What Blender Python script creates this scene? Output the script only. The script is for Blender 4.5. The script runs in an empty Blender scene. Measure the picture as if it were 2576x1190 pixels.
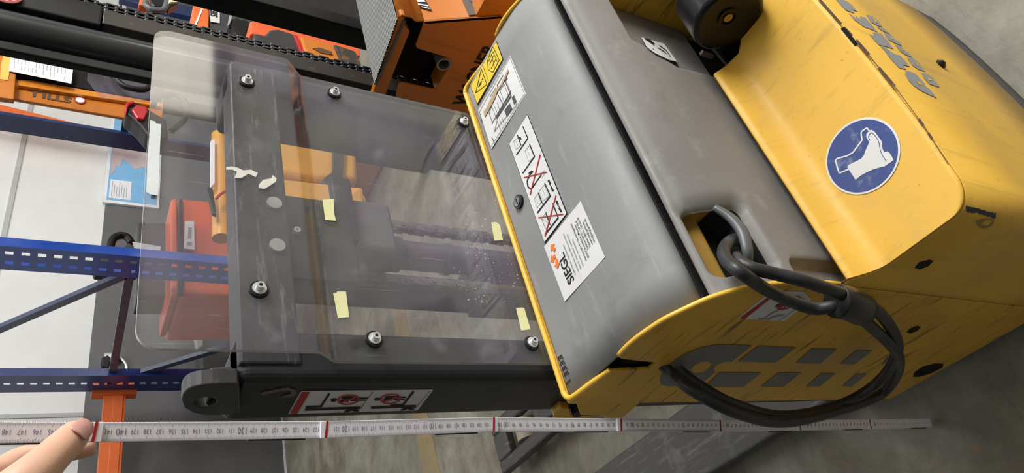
import bpy, bmesh, math, random
from mathutils import Vector, Matrix
random.seed(7)
SC = bpy.context.scene
COL = SC.collection

# ------------------------------------------------------------------ camera
CX, CY, F, H = 1288.0, 595.0, 1737.1, 1.448
RM = Matrix(((-0.2564, 0.7812, -0.5692), (-0.4706, -0.6152, -0.6325), (-0.8443, 0.1057, 0.5253)))
r0 = Vector(RM.col[0]).normalized(); r2 = Vector(RM.col[2]).normalized()
r1 = r2.cross(r0).normalized(); r0 = r1.cross(r2).normalized()
RM = Matrix((r0, r1, r2)).transposed()
CAM = Vector((0, 0, H))
cd = bpy.data.cameras.new('camera'); cam = bpy.data.objects.new('camera', cd); COL.objects.link(cam)
cd.sensor_fit = 'HORIZONTAL'; cd.sensor_width = 36; cd.lens = F / 2576 * 36; cd.clip_start = 0.02; cd.clip_end = 100
cam.matrix_world = Matrix.Translation(CAM) @ RM.to_4x4()
SC.camera = cam
# ------------------------------------------------------------------ light
SC.view_settings.view_transform = 'Standard'; SC.view_settings.look = 'None'
SC.view_settings.exposure = 0.0; SC.view_settings.gamma = 1.0; SC.view_settings.use_curve_mapping = False
wd = bpy.data.worlds.new('world'); SC.world = wd; wd.use_nodes = True
nt = wd.node_tree; nt.nodes.clear()
wo = nt.nodes.new('ShaderNodeOutputWorld'); bg = nt.nodes.new('ShaderNodeBackground'); tc = nt.nodes.new('ShaderNodeTexCoord')
dot = nt.nodes.new('ShaderNodeVectorMath'); dot.operation = 'DOT_PRODUCT'; dot.inputs[1].default_value = (0.60, -0.38, 0.70)
wr = nt.nodes.new('ShaderNodeValToRGB')
mr = nt.nodes.new('ShaderNodeMapRange'); mr.inputs[1].default_value = -1; mr.inputs[2].default_value = 1
nt.links.new(tc.outputs['Generated'], dot.inputs[0]); nt.links.new(dot.outputs['Value'], mr.inputs[0]); nt.links.new(mr.outputs[0], wr.inputs[0])
e = wr.color_ramp.elements; e[0].position = 0.25; e[0].color = (0.03, 0.03, 0.03, 1); e[1].position = 0.95; e[1].color = (1.0, 1.0, 1.0, 1)
m_ = wr.color_ramp.elements.new(0.55); m_.color = (0.16, 0.16, 0.165, 1)
nt.links.new(wr.outputs[0], bg.inputs[0]); bg.inputs[1].default_value = 0.6; nt.links.new(bg.outputs[0], wo.inputs[0])

def area(name, loc, target, sx, sy, power, col=(1, 1, 1)):
    l = bpy.data.lights.new(name, 'AREA'); l.shape = 'RECTANGLE'; l.size = sx; l.size_y = sy; l.energy = power; l.color = col
    o = bpy.data.objects.new(name, l); COL.objects.link(o); o.location = loc
    o.rotation_euler = (Vector(target) - Vector(loc)).to_track_quat('-Z', 'Y').to_euler(); return o
area('skylight', (3.6, -1.6, 3.7), (0.7, 0.5, 0.5), 2.2, 2.2, 235, (1, 0.985, 0.95))
area('hall_lamp', (3.5, 2.2, 5.2), (3.8, 5.0, 1.0), 4.0, 1.5, 125, (1, 0.99, 0.97))

area('reflection_lamp', (8.15, -4.8, .72), (8.15, 0, .72), 2.5, .95, 40, (1, .94, .80))  # added lamp panel, sized to mirror as a beige patch in the shield
area('floor_fill_lamp', (6.0, -2.8, 4.0), (6.0, -2.8, 0), 3.2, 2.2, 300)  # added lamp, brightens the unseen floor that the shield reflects

# ------------------------------------------------------------------ geometry of the place
def ray(u, v): return (RM @ Vector((u - CX, CY - v, -F))).normalized()
def W(u, v, x=None, y=None, z=None):
    d = ray(u, v)
    if x is not None: return CAM + d * ((x - CAM.x) / d.x)
    if y is not None: return CAM + d * ((y - CAM.y) / d.y)
    return CAM + d * ((z - CAM.z) / d.z)
def Wp(u, v, p, n):
    d = ray(u, v); return CAM + d * ((Vector(p) - CAM).dot(n) / d.dot(n))

# ------------------------------------------------------------------ materials
MATS = {}
LOWSPEC = ('grey_cover_plastic', 'grey_front_plastic', 'black_plastic', 'black_interior', 'black_rubber', 'dark_grey_mast_paint', 'dark_brown_paint')
def nn(nt, t, **k):
    n = nt.nodes.new(t)
    for a, b in k.items(): setattr(n, a, b)
    return n
def mat(name, col, rough=0.5, metal=0.0, spots=None, spot_amt=0.5, spot_scale=30, streak=None, streak_amt=0.5, streak_dir=(1, 1, 1), streak_scale=20, bump=0.0, bump_scale=200, var=0.08, coat=0.0, rough_var=0.1, emis=None, fine=None, fine_amt=.4, fine_scale=400):
    if name in MATS: return MATS[name]
    m = bpy.data.materials.new(name); MATS[name] = m; m.use_nodes = True; nt = m.node_tree; b = nt.nodes['Principled BSDF']; L = nt.links
    tc = nn(nt, 'ShaderNodeTexCoord')
    n1 = nn(nt, 'ShaderNodeTexNoise'); n1.inputs['Scale'].default_value = 6; n1.inputs['Detail'].default_value = 6; L.new(tc.outputs['Object'], n1.inputs['Vector'])
    hs = nn(nt, 'ShaderNodeMapRange'); hs.inputs[1].default_value = .3; hs.inputs[2].default_value = .7; hs.inputs[3].default_value = 1 - var; hs.inputs[4].default_value = 1 + var
    L.new(n1.outputs[0], hs.inputs[0])
    mx = nn(nt, 'ShaderNodeVectorMath', operation='SCALE'); mx.inputs[0].default_value = col[:3]; L.new(hs.outputs[0], mx.inputs['Scale'])
    cur = mx.outputs[0]
    def layer(cur, fac, c):
        x = nn(nt, 'ShaderNodeMix', data_type='RGBA'); L.new(fac, x.inputs[0]); L.new(cur, x.inputs[6]); x.inputs[7].default_value = (*c, 1); return x.outputs[2]
    def noise(scale, lo, hi, amt, mapping=None, detail=8):
        n = nn(nt, 'ShaderNodeTexNoise'); n.inputs['Scale'].default_value = scale; n.inputs['Detail'].default_value = detail; n.inputs['Roughness'].default_value = .65
        if mapping:
            mp = nn(nt, 'ShaderNodeMapping'); mp.inputs['Scale'].default_value = mapping; mp.inputs['Rotation'].default_value = (.6, .1, .1); L.new(tc.outputs['Object'], mp.inputs[0]); L.new(mp.outputs[0], n.inputs['Vector'])
        else: L.new(tc.outputs['Object'], n.inputs['Vector'])
        r = nn(nt, 'ShaderNodeMapRange'); r.inputs[1].default_value = lo; r.inputs[2].default_value = hi; r.inputs[4].default_value = amt; L.new(n.outputs[0], r.inputs[0]); return r.outputs[0]
    if spots: cur = layer(cur, noise(spot_scale, .56, .72, spot_amt), spots)
    if streak: cur = layer(cur, noise(streak_scale, .56, .68, streak_amt, streak_dir), streak)
    if fine: cur = layer(cur, noise(fine_scale, .66, .74, fine_amt, None, 3), fine)
    L.new(cur, b.inputs['Base Color'])
    rr = nn(nt, 'ShaderNodeMapRange'); rr.inputs[1].default_value = .3; rr.inputs[2].default_value = .7; rr.inputs[3].default_value = max(.02, rough - rough_var); rr.inputs[4].default_value = min(1, rough + rough_var); L.new(n1.outputs[0], rr.inputs[0]); L.new(rr.outputs[0], b.inputs['Roughness'])
    b.inputs['Metallic'].default_value = metal
    if name in LOWSPEC: b.inputs['Specular IOR Level'].default_value = .3
    b.inputs['Coat Weight'].default_value = coat; b.inputs['Coat Roughness'].default_value = .15
    if bump:
        nb = nn(nt, 'ShaderNodeTexNoise'); nb.inputs['Scale'].default_value = bump_scale; L.new(tc.outputs['Object'], nb.inputs['Vector'])
        bp = nn(nt, 'ShaderNodeBump'); bp.inputs['Strength'].default_value = bump; bp.inputs['Distance'].default_value = .002; L.new(nb.outputs[0], bp.inputs['Height']); L.new(bp.outputs[0], b.inputs['Normal'])
    return m
Y_TOP = mat('yellow_paint', (.80, .47, .06), .5, spots=(.62, .38, .10), spot_amt=.5, spot_scale=14, streak=(.30, .19, .06), streak_amt=.30, streak_dir=(60, 12, 4), streak_scale=1.1, bump=.15, bump_scale=90, coat=.0, var=.06, fine=(.25, .15, .04), fine_amt=.5, fine_scale=120)
Y_SIDE = mat('yellow_paint_scuffed', (.74, .42, .04), .45, spots=(.35, .22, .05), spot_amt=.55, spot_scale=9, streak=(.12, .075, .02), streak_amt=.85, streak_dir=(30, 7, 70), streak_scale=1.3, bump=.2, bump_scale=70, var=.12)
Y_EDGE = mat('yellow_edge_paint', (.84, .50, .06), .35, spots=(.5, .3, .08), spot_amt=.4, spot_scale=60, bump=.15, bump_scale=150, var=.08)
GREY = mat('grey_cover_plastic', (.255, .26, .26), .56, spots=(.14, .14, .135), spot_amt=.45, spot_scale=11, streak=(.40, .40, .39), streak_amt=.38, streak_dir=(9, 50, 30), streak_scale=1.0, bump=.04, bump_scale=350, var=.06, fine=(.14, .14, .13), fine_amt=.35, fine_scale=150)
GREY2 = mat('grey_front_plastic', (.22, .21, .20), .5, spots=(.42, .41, .39), spot_amt=.35, spot_scale=18, streak=(.14, .13, .12), streak_amt=.3, streak_dir=(8, 20, 20), streak_scale=1, bump=.08, bump_scale=500, var=.08, fine=(.5, .48, .42), fine_amt=.3, fine_scale=260)
DARK = mat('dark_grey_mast_paint', (.030, .031, .034), .42, spots=(.10, .10, .10), spot_amt=.25, spot_scale=14, bump=.04, bump_scale=300, fine=(.2, .2, .2), fine_amt=.3, fine_scale=300)
DARK2 = mat('dark_crossbar_paint', (.040, .040, .044), .5, spots=(.26, .26, .25), spot_amt=.6, spot_scale=11, streak=(.42, .41, .40), streak_amt=.6, streak_dir=(8, 8, 60), streak_scale=1.2, bump=.3, bump_scale=120)
BLACK = mat('black_rubber', (.012, .012, .013), .5, bump=.1, spots=(.05, .05, .05), spot_amt=.4, spot_scale=40)
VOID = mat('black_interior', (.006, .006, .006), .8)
BLKPL = mat('black_plastic', (.009, .009, .010), .34, bump=.03, bump_scale=500, spots=(.04, .035, .03), spot_amt=.4, spot_scale=25)
CABLE = mat('cable_rubber', (.022, .023, .025), .42, spots=(.13, .13, .125), spot_amt=.5, spot_scale=28, bump=.2, bump_scale=200)
STEEL = mat('zinc_steel', (.72, .74, .74), .35, .55)
STEELD = mat('worn_fork_steel', (.075, .073, .07), .42, .3, spots=(.25, .24, .22), spot_amt=.5, spot_scale=12, streak=(.3, .29, .28), streak_amt=.4, streak_dir=(60, 6, 20), streak_scale=1)
CHAINM = mat('chain_steel', (.21, .205, .195), .42, .25, spots=(.08, .07, .06), spot_amt=.5, spot_scale=60)
ORANGE = mat('orange_paint', (.55, .165, .012), .36, spots=(.30, .09, .01), spot_amt=.4, spot_scale=12, streak=(.15, .06, .02), streak_amt=.35, streak_dir=(10, 40, 10), streak_scale=1, coat=.2)
ORANGE_R = mat('red_orange_paint', (.72, .115, .03), .38, spots=(.5, .08, .03), spot_amt=.3, spot_scale=8)
ORANGE_B = mat('orange_beam_paint', (.74, .15, .03), .4, var=.06)
AMBER = mat('amber_paint', (.62, .30, .04), .3, spots=(.4, .16, .02), spot_amt=.4, spot_scale=5)
MATG = mat('ribbed_rubber', (.105, .108, .102), .55, bump=.1, spots=(.24, .24, .23), spot_amt=.4, spot_scale=20)
BLUE = mat('rack_blue_paint', (.018, .075, .40), .28, coat=.3, var=.05)
BLUED = mat('brace_blue_paint', (.045, .06, .12), .38, coat=.2, var=.08)
WHITE = mat('white_sticker', (.72, .72, .71), .45, spots=(.5, .5, .48), spot_amt=.3, spot_scale=40)
PAPER = mat('white_paper', (.76, .78, .83), .6)
YSTK = mat('yellow_sticker', (.80, .58, .05), .4)
BLKS = mat('black_print', (.008, .008, .009), .7)
GRYP = mat('grey_print', (.17, .17, .17), .45, spots=(.35, .27, .12), spot_amt=.6, spot_scale=30)
GRYL = mat('light_grey_print', (.30, .30, .32), .45)
GRYLINE = mat('grey_line_print', (.35, .35, .36), .5)
REDS = mat('red_print', (.42, .015, .015), .45)
ORS = mat('orange_print', (.85, .20, .03), .5)
BLUES = mat('blue_sign_print', (.025, .055, .23), .45, spots=(.30, .36, .45), spot_amt=.55, spot_scale=45, fine=(.5, .5, .45), fine_amt=.5, fine_scale=200)
TAPEY = mat('masking_tape', (.80, .78, .42), .6)
TORN = mat('torn_paper', (.74, .72, .66), .7, bump=.5, bump_scale=60)
RULE = mat('rule_white', (.90, .88, .95), .4)
SKIN = mat('skin', (.74, .44, .31), .45, spots=(.74, .36, .28), spot_amt=.45, spot_scale=40, bump=.10, bump_scale=400, var=.06)
SKIN.node_tree.nodes['Principled BSDF'].inputs['Subsurface Weight'].default_value = .15
SKIN.node_tree.nodes['Principled BSDF'].inputs['Subsurface Radius'].default_value = (.01, .004, .002)
NAIL = mat('nail', (.66, .34, .30), .25, coat=.4)
BROWN = mat('dark_brown_paint', (.045, .038, .034), .35, spots=(.14, .12, .11), spot_amt=.4, spot_scale=40)
SEAM = mat('dirty_seam', (.09, .055, .03), .8, spots=(.3, .18, .06), spot_amt=.6, spot_scale=60)
TAN = mat('tan_wheel', (.42, .36, .27), .6)
RED = mat('red_plastic', (.45, .012, .02), .3)
GREEN = mat('dark_green_plastic', (.05, .07, .065), .4)
MAPB = mat('map_blue', (.20, .46, .75), .5)
MAPG = mat('map_land', (.50, .42, .44), .5, spots=(.62, .62, .58), spot_amt=.6, spot_scale=60, streak=(.4, .2, .25), streak_amt=.4, streak_scale=40)

def plexi():
    m = bpy.data.materials.new('clear_acrylic'); m.use_nodes = True; nt = m.node_tree; nt.nodes.clear(); L = nt.links
    out = nn(nt, 'ShaderNodeOutputMaterial'); tr = nn(nt, 'ShaderNodeBsdfTransparent'); tr.inputs[0].default_value = (.93, .925, .94, 1)
    gl = nn(nt, 'ShaderNodeBsdfGlossy'); gl.inputs['Roughness'].default_value = .06
    geo = nn(nt, 'ShaderNodeNewGeometry'); mr = nn(nt, 'ShaderNodeMapRange'); mr.inputs[3].default_value = 1.55; mr.inputs[4].default_value = 1 / 1.55; L.new(geo.outputs['Backfacing'], mr.inputs[0])
    fr = nn(nt, 'ShaderNodeFresnel'); L.new(mr.outputs[0], fr.inputs[0])
    mx = nn(nt, 'ShaderNodeMixShader'); L.new(fr.outputs[0], mx.inputs[0]); L.new(tr.outputs[0], mx.inputs[1]); L.new(gl.outputs[0], mx.inputs[2])
    tc = nn(nt, 'ShaderNodeTexCoord')
    # dust haze: broad smears plus speckles and fine scratches
    def nz(scale, lo, hi, amt, sc=None, rot=(0, 0, 0)):
        n = nn(nt, 'ShaderNodeTexNoise'); n.inputs['Scale'].default_value = scale; n.inputs['Detail'].default_value = 6
        mp = nn(nt, 'ShaderNodeMapping'); mp.inputs['Scale'].default_value = sc or (1, 1, 1); mp.inputs['Rotation'].default_value = rot
        L.new(tc.outputs['Object'], mp.inputs[0]); L.new(mp.outputs[0], n.inputs['Vector'])
        r = nn(nt, 'ShaderNodeMapRange'); r.inputs[1].default_value = lo; r.inputs[2].default_value = hi; r.inputs[4].default_value = amt; L.new(n.outputs[0], r.inputs[0]); return r.outputs[0]
    def add(a, b):
        n = nn(nt, 'ShaderNodeMath', operation='ADD'); L.new(a, n.inputs[0])
        if isinstance(b, float): n.inputs[1].default_value = b
        else: L.new(b, n.inputs[1])
        return n.outputs[0]
    h = add(nz(5, .35, .75, .09), .022); h = add(h, nz(700, .62, .75, .12)); h = add(h, nz(4, .68, .72, .12, (40, 40, 2), (0, .5, 0)))
    h = add(h, nz(20, .62, .8, .10))
    cl = nn(nt, 'ShaderNodeMath', operation='MINIMUM'); cl.inputs[1].default_value = .5; L.new(h, cl.inputs[0])
    df = nn(nt, 'ShaderNodeBsdfDiffuse')
    cr = nn(nt, 'ShaderNodeValToRGB'); n3 = nn(nt, 'ShaderNodeTexNoise'); n3.inputs['Scale'].default_value = 3.5; n3.inputs['Distortion'].default_value = 1.2; L.new(tc.outputs['Object'], n3.inputs['Vector']); L.new(n3.outputs[0], cr.inputs[0])
    el = cr.color_ramp.elements; el[0].position = .35; el[0].color = (.50, .50, .70, 1); el[1].position = .7; el[1].color = (.72, .74, .70, 1); x = el.new(.5); x.color = (.64, .55, .72, 1)  # lavender pastels paint the sheet's iridescence into the haze colour
    L.new(cr.outputs[0], df.inputs[0])
    m2 = nn(nt, 'ShaderNodeMixShader'); L.new(cl.outputs[0], m2.inputs[0]); L.new(mx.outputs[0], m2.inputs[1]); L.new(df.outputs[0], m2.inputs[2]); L.new(m2.outputs[0], out.inputs[0])
    return m
PLEXI = plexi()
PEDGE = mat('acrylic_edge', (.62, .62, .62), .2, var=.05)

def concrete():
    m = bpy.data.materials.new('concrete_floor'); m.use_nodes = True; nt = m.node_tree; b = nt.nodes['Principled BSDF']; L = nt.links
    tc = nn(nt, 'ShaderNodeTexCoord')
    def nz(s, d=8, sc=(1, 1, 1), dist=0):
        mp = nn(nt, 'ShaderNodeMapping'); mp.inputs['Scale'].default_value = sc; mp.inputs['Rotation'].default_value = (0, 0, .5)
        n = nn(nt, 'ShaderNodeTexNoise'); n.inputs['Scale'].default_value = s; n.inputs['Detail'].default_value = d; n.inputs['Roughness'].default_value = .7; n.inputs['Distortion'].default_value = dist
        L.new(tc.outputs['Object'], mp.inputs[0]); L.new(mp.outputs[0], n.inputs['Vector']); return n.outputs[0]
    def ramp(f, pts):
        r = nn(nt, 'ShaderNodeValToRGB'); e = r.color_ramp.elements; L.new(f, r.inputs[0])
        e[0].position, e[0].color = pts[0][0], (*pts[0][1], 1); e[1].position, e[1].color = pts[-1][0], (*pts[-1][1], 1)
        for p, c in pts[1:-1]: k = e.new(p); k.color = (*c, 1)
        return r.outputs[0]
    base = ramp(nz(3.5), [(.3, (.12, .11, .08)), (.5, (.22, .21, .165)), (.7, (.32, .315, .26))])
    def lay(cur, f, lo, hi, amt, c):
        r = nn(nt, 'ShaderNodeMapRange'); r.inputs[1].default_value = lo; r.inputs[2].default_value = hi; r.inputs[4].default_value = amt; L.new(f, r.inputs[0])
        x = nn(nt, 'ShaderNodeMix', data_type='RGBA'); L.new(r.outputs[0], x.inputs[0]); L.new(cur, x.inputs[6]); x.inputs[7].default_value = (*c, 1); return x.outputs[2]
    base = lay(base, nz(2.2, 6, dist=1), .52, .66, .6, (.10, .07, .04))
    base = lay(base, nz(9, 8, (1, 6, 1), .5), .55, .7, .5, (.10, .095, .085))
    base = lay(base, nz(30, 8, (8, 1, 1)), .6, .7, .4, (.07, .065, .06))
    base = lay(base, nz(5, 10, (1, 1, 1), 2), .6, .66, .35, (.34, .17, .06))
    L.new(base, b.inputs['Base Color']); b.inputs['Roughness'].default_value = .62
    bp = nn(nt, 'ShaderNodeBump'); bp.inputs['Strength'].default_value = .25; bp.inputs['Distance'].default_value = .004; L.new(nz(60), bp.inputs['Height']); L.new(bp.outputs[0], b.inputs['Normal'])
    return m
CONC = concrete()
WALLW = mat('white_wall_panel', (.70, .71, .70), .5, var=.03, spots=(.62, .63, .62), spot_amt=.3, spot_scale=2)
WALLG = mat('grey_wall_base', (.115, .117, .12), .55, var=.12, spots=(.08, .08, .08), spot_amt=.4, spot_scale=3)
WALLS = mat('panel_joint', (.42, .43, .43), .6)

# ------------------------------------------------------------------ mesh helpers
def link(name, me, m=None, parent=None, smooth=False, mats=None):
    o = bpy.data.objects.new(name, me); COL.objects.link(o)
    if mats:
        for k in mats: me.materials.append(k)
    elif m: me.materials.append(m)
    if parent:
        o.parent = parent
        if parent.type == 'EMPTY': o.matrix_parent_inverse = Matrix.Translation(parent.location).inverted()
    if smooth: me.polygons.foreach_set('use_smooth', [True] * len(me.polygons))
    return o
class MB:
    def __init__(s): s.v = []; s.f = []; s.mi = []
    def add(s, vs, fs, mi=0):
        b = len(s.v); s.v += [Vector(p) for p in vs]; s.f += [[i + b for i in f] for f in fs]; s.mi += [mi] * len(fs)
    def box(s, x0, x1, y0, y1, z0, z1, mi=0):
        vs = [(x, y, z) for x in (x0, x1) for y in (y0, y1) for z in (z0, z1)]
        s.add(vs, [(0, 1, 3, 2), (4, 6, 7, 5), (0, 4, 5, 1), (2, 3, 7, 6), (0, 2, 6, 4), (1, 5, 7, 3)], mi)
    def prism(s, pts, vec, mi=0, cap_mi=None):
        pts = [Vector(p) for p in pts]; vec = Vector(vec); n = len(pts)
        s.add(pts + [p + vec for p in pts], [list(range(n))], mi if cap_mi is None else cap_mi)
        b = len(s.v) - 2 * n
        s.f.append([b + n + i for i in range(n)][::-1]); s.mi.append(mi if cap_mi is None else cap_mi)
        for i in range(n):
            j = (i + 1) % n; s.f.append([b + j, b + i, b + n + i, b + n + j]); s.mi.append(mi)
    def tube(s, pts, r, seg=12, cap=True, mi=0, flat=1.0):
        pts = [Vector(p) for p in pts]; n = len(pts); rs = r if isinstance(r, (list, tuple)) else [r] * n
        t0 = (pts[1] - pts[0]).normalized(); up = Vector((0, 0, 1)) if abs(t0.z) < .9 else Vector((1, 0, 0))
        a = t0.cross(up).normalized(); b = len(s.v); vs = []; fs = []
        for i, p in enumerate(pts):
            t = (pts[min(i + 1, n - 1)] - pts[max(i - 1, 0)]).normalized()
            a = (a - t * a.dot(t)).normalized(); c = t.cross(a)
            for k in range(seg):
                w = 2 * math.pi * k / seg; vs.append(p + a * math.cos(w) * rs[i] + c * math.sin(w) * rs[i] * flat)
        for i in range(n - 1):
            for k in range(seg):
                k2 = (k + 1) % seg; fs.append([i * seg + k, i * seg + k2, (i + 1) * seg + k2, (i + 1) * seg + k])
        if cap: fs.append(list(range(seg))[::-1]); fs.append([(n - 1) * seg + k for k in range(seg)])
        s.add(vs, fs, mi)
    def cyl(s, p, axis, r, h, seg=24, mi=0, r2=None):
        p = Vector(p); axis = Vector(axis).normalized(); s.tube([p, p + axis * h], [r, r if r2 is None else r2], seg, True, mi)
    def ring(s, p, axis, ro, ri, h, seg=32, mi=0):
        p = Vector(p); t = Vector(axis).normalized(); a = t.orthogonal().normalized(); c = t.cross(a); vs = []; fs = []
        for k in range(seg):
            w = 2 * math.pi * k / seg; d = a * math.cos(w) + c * math.sin(w)
            vs += [p + d * ri, p + d * ro, p + d * ro + t * h, p + d * ri + t * h]
        for k in range(seg):
            q = ((k + 1) % seg) * 4; k4 = k * 4
            for j in range(4): fs.append([k4 + j, q + j, q + (j + 1) % 4, k4 + (j + 1) % 4])
        s.add(vs, fs, mi)
    def build(s, name, m, parent=None, smooth=False, bevel=0, seg=2, mats=None, auto=False):
        me = bpy.data.meshes.new(name); me.from_pydata([tuple(p) for p in s.v], [], s.f)
        if any(s.mi): me.polygons.foreach_set('material_index', s.mi)
        bm = bmesh.new(); bm.from_mesh(me); bmesh.ops.recalc_face_normals(bm, faces=bm.faces)
        ng = [f for f in bm.faces if len(f.verts) > 4]
        if ng and not bevel: bmesh.ops.triangulate(bm, faces=ng)
        bm.to_mesh(me); bm.free()
        o = link(name, me, m, parent, smooth, mats)
        if bevel:
            b = o.modifiers.new('b', 'BEVEL'); b.width = bevel; b.segments = seg; b.limit_method = 'ANGLE'; b.angle_limit = math.radians(35); b.harden_normals = False
        if auto:
            me.polygons.foreach_set('use_smooth', [True] * len(me.polygons))
            me.set_sharp_from_angle(angle=math.radians(35))
        return o
def cat(pts, n=8):
    pts = [Vector(p) for p in pts]; out = []
    for i in range(len(pts) - 1):
        p0 = pts[max(i - 1, 0)]; p1 = pts[i]; p2 = pts[i + 1]; p3 = pts[min(i + 2, len(pts) - 1)]
        for k in range(n):
            t = k / n; out.append(.5 * ((2 * p1) + (-p0 + p2) * t + (2 * p0 - 5 * p1 + 4 * p2 - p3) * t * t + (-p0 + 3 * p1 - 3 * p2 + p3) * t ** 3))
    out.append(pts[-1]); return out
def thing(name, loc, label, cat_, group=None):
    o = bpy.data.objects.new(name, None); COL.objects.link(o); o.location = loc; o.empty_display_size = .05; return tag(o, label, cat_, group)
def tag(o, label, cat_, group=None, kind=None):
    o['label'] = label; o['category'] = cat_
    if group: o['group'] = group
    if kind: o['kind'] = kind
    return o
def struct(o): o['kind'] = 'structure'; return o
def text(mb, s, org, xd, yd, size, depth=.0003, bold=0.0, shear=0.0, width=1.0, align='LEFT', mi=0):
    cu = bpy.data.curves.new('t', 'FONT'); cu.body = s; cu.size = 1; cu.offset = bold; cu.shear = shear; cu.align_x = align; cu.resolution_u = 3
    o = bpy.data.objects.new('t', cu); COL.objects.link(o); bpy.context.view_layer.update()
    me = bpy.data.meshes.new_from_object(o.evaluated_get(bpy.context.evaluated_depsgraph_get()))
    xd = Vector(xd).normalized(); yd = Vector(yd).normalized(); org = Vector(org); n = xd.cross(yd).normalized() * depth
    mb.add([org + xd * v.co.x * size * width + yd * v.co.y * size + n for v in me.vertices], [list(p.vertices) for p in me.polygons], mi)
    bpy.data.objects.remove(o); bpy.data.curves.remove(cu); bpy.data.meshes.remove(me)
def label_poly(name, pxs, surf, nrm, m, parent, off=.0004, th=.0003):
    n = Vector(nrm).normalized(); mb = MB(); mb.prism([surf(*p) + n * off for p in pxs], n * th); return mb.build(name, m, parent)
def polys(name, lst, surf, nrm, m, parent, off=.0013, th=.0003, split=False):
    n = Vector(nrm).normalized(); mb = MB(); o = None
    for pxs in lst:
        mb.prism([surf(*p) + n * off for p in pxs], n * th)
        if split: o = mb.build(name, m, parent); mb = MB()
    return o if split else mb.build(name, m, parent)
def zc(lst, ox, oy, s): return [(ox + a / s, oy + b / s) for a, b in lst]
def line_px(a, b, w):
    dx, dy = b[0] - a[0], b[1] - a[1]; l = math.hypot(dx, dy) or 1; nx, ny = -dy / l * w / 2, dx / l * w / 2
    return [(a[0] + nx, a[1] + ny), (b[0] + nx, b[1] + ny), (b[0] - nx, b[1] - ny), (a[0] - nx, a[1] - ny)]

# ------------------------------------------------------------------ the setting
mb = MB(); mb.box(-4, 12, -5, 5.07, -.1, 0); struct(mb.build('floor', CONC))
mb = MB(); mb.box(-4, 12, 5.074, 5.3, 1.315, 6); struct(mb.build('wall_back', WALLW))
mb = MB(); mb.box(-4, 12, 5.055, 5.3, 0, 1.315); struct(mb.build('wall_base', WALLG))
mb = MB(); mb.box(-4, 12, 5.045, 5.06, 0, .012); struct(mb.build('baseboard_back', PAPER))
mb = MB()
for z in (1.93, 2.55): mb.box(-4, 12, 5.066, 5.08, z, z + .035)
for x in (2.45, 7.4): mb.box(x, x + .03, 5.066, 5.08, 1.315, 6)
struct(mb.build('trim_1', WALLS))
mb = MB(); mb.box(-4, 12, -5.2, -5, .55, 6); struct(mb.build('wall_front', mat('cream_wall', (.62, .58, .46), .6)))
mb = MB(); mb.box(-4, 12, -5.2, -4.98, 0, .55); struct(mb.build('wall_plinth', WALLG))
FL = lambda u, v: W(u, v, z=0)
o = label_poly('floor_line', [(968, 690), (998, 690), (1108, 1190), (1066, 1190)], FL, (0, 0, 1), mat('worn_yellow_line', (.29, .22, .11), .7, spots=(.18, .165, .12), spot_amt=.95, spot_scale=9, streak=(.2, .19, .15), streak_amt=.8, streak_scale=14), None, .0005, .001); struct(o); o.name = 'trim_2'

# ------------------------------------------------------------------ pallet stacker (the main truck)
XL, XR = .339, .978
XC = (XL + XR) / 2
T = thing('pallet_stacker', (XC, .6, 0), 'yellow and grey pallet stacker with clear shield, filling the middle of the picture', 'pallet truck')
# side plates: (y, z) outline
top = [(.692, .872), (.604, .860), (.597, .800), (.581, .797), (.572, .868), (.567, .873), (.545, .876), (.520, .8745), (.499, .870), (.482, .8645), (.465, .854), (.444, .840), (.432, .828), (.421, .813), (.407, .786), (.398, .752), (.392, .715), (.388, .684), (.387, .634)]
plate = [(.694, .855)] + top + [(.387, .06), (.71, .065)]
for x0, nm in ((XL - .005, 'left'), (XR - .001, 'right')):
    dzr = 0 if nm == 'left' else -.0055
    mb = MB(); mb.prism([(x0, y, z + dzr) for y, z in plate], (.006, 0, 0))
    o = mb.build('side_panel', Y_SIDE, T, bevel=.0018, seg=2)
    # rolled edge strip following the arc
    mb = MB(); pts = cat([(x0 + .003, y, z + dzr) for y, z in top[5:]], 3); mb.tube(pts, .0036, 8); mb.build('panel_edge', Y_EDGE, o, smooth=True)
# rear lip of the bonnet
mb = MB(); mb.tube(cat([(XL - .002, .604, .8605), (XL - .002, .64, .8665), (XL - .0015, .676, .8705), (XL + .002, .6875, .871), (XL + .012, .6935, .871), (XL + .04, .694, .871), (XC, .694, .871), (XR - .04, .694, .871), (XR - .010, .6935, .871), (XR - .001, .6875, .8695), (XR + .002, .676, .867), (XR + .002, .64, .862), (XR + .002, .604, .856)], 6), .0041, 10); mb.build('bonnet_lip', Y_EDGE, T, smooth=True)
mb = MB(); mb.box(XL, XR, .690, .697, .10, .868); mb.build('rear_panel', Y_SIDE, T)
# inner dark body
mb = MB(); mb.box(XL + .004, XR - .004, .50, .689, .08, .845); mb.box(XL + .004, XR - .004, .452, .50, .08, .70); mb.box(XL + .004, XR - .004, .452, .50, .70, .80); mb.build('battery_box', VOID, T)
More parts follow.
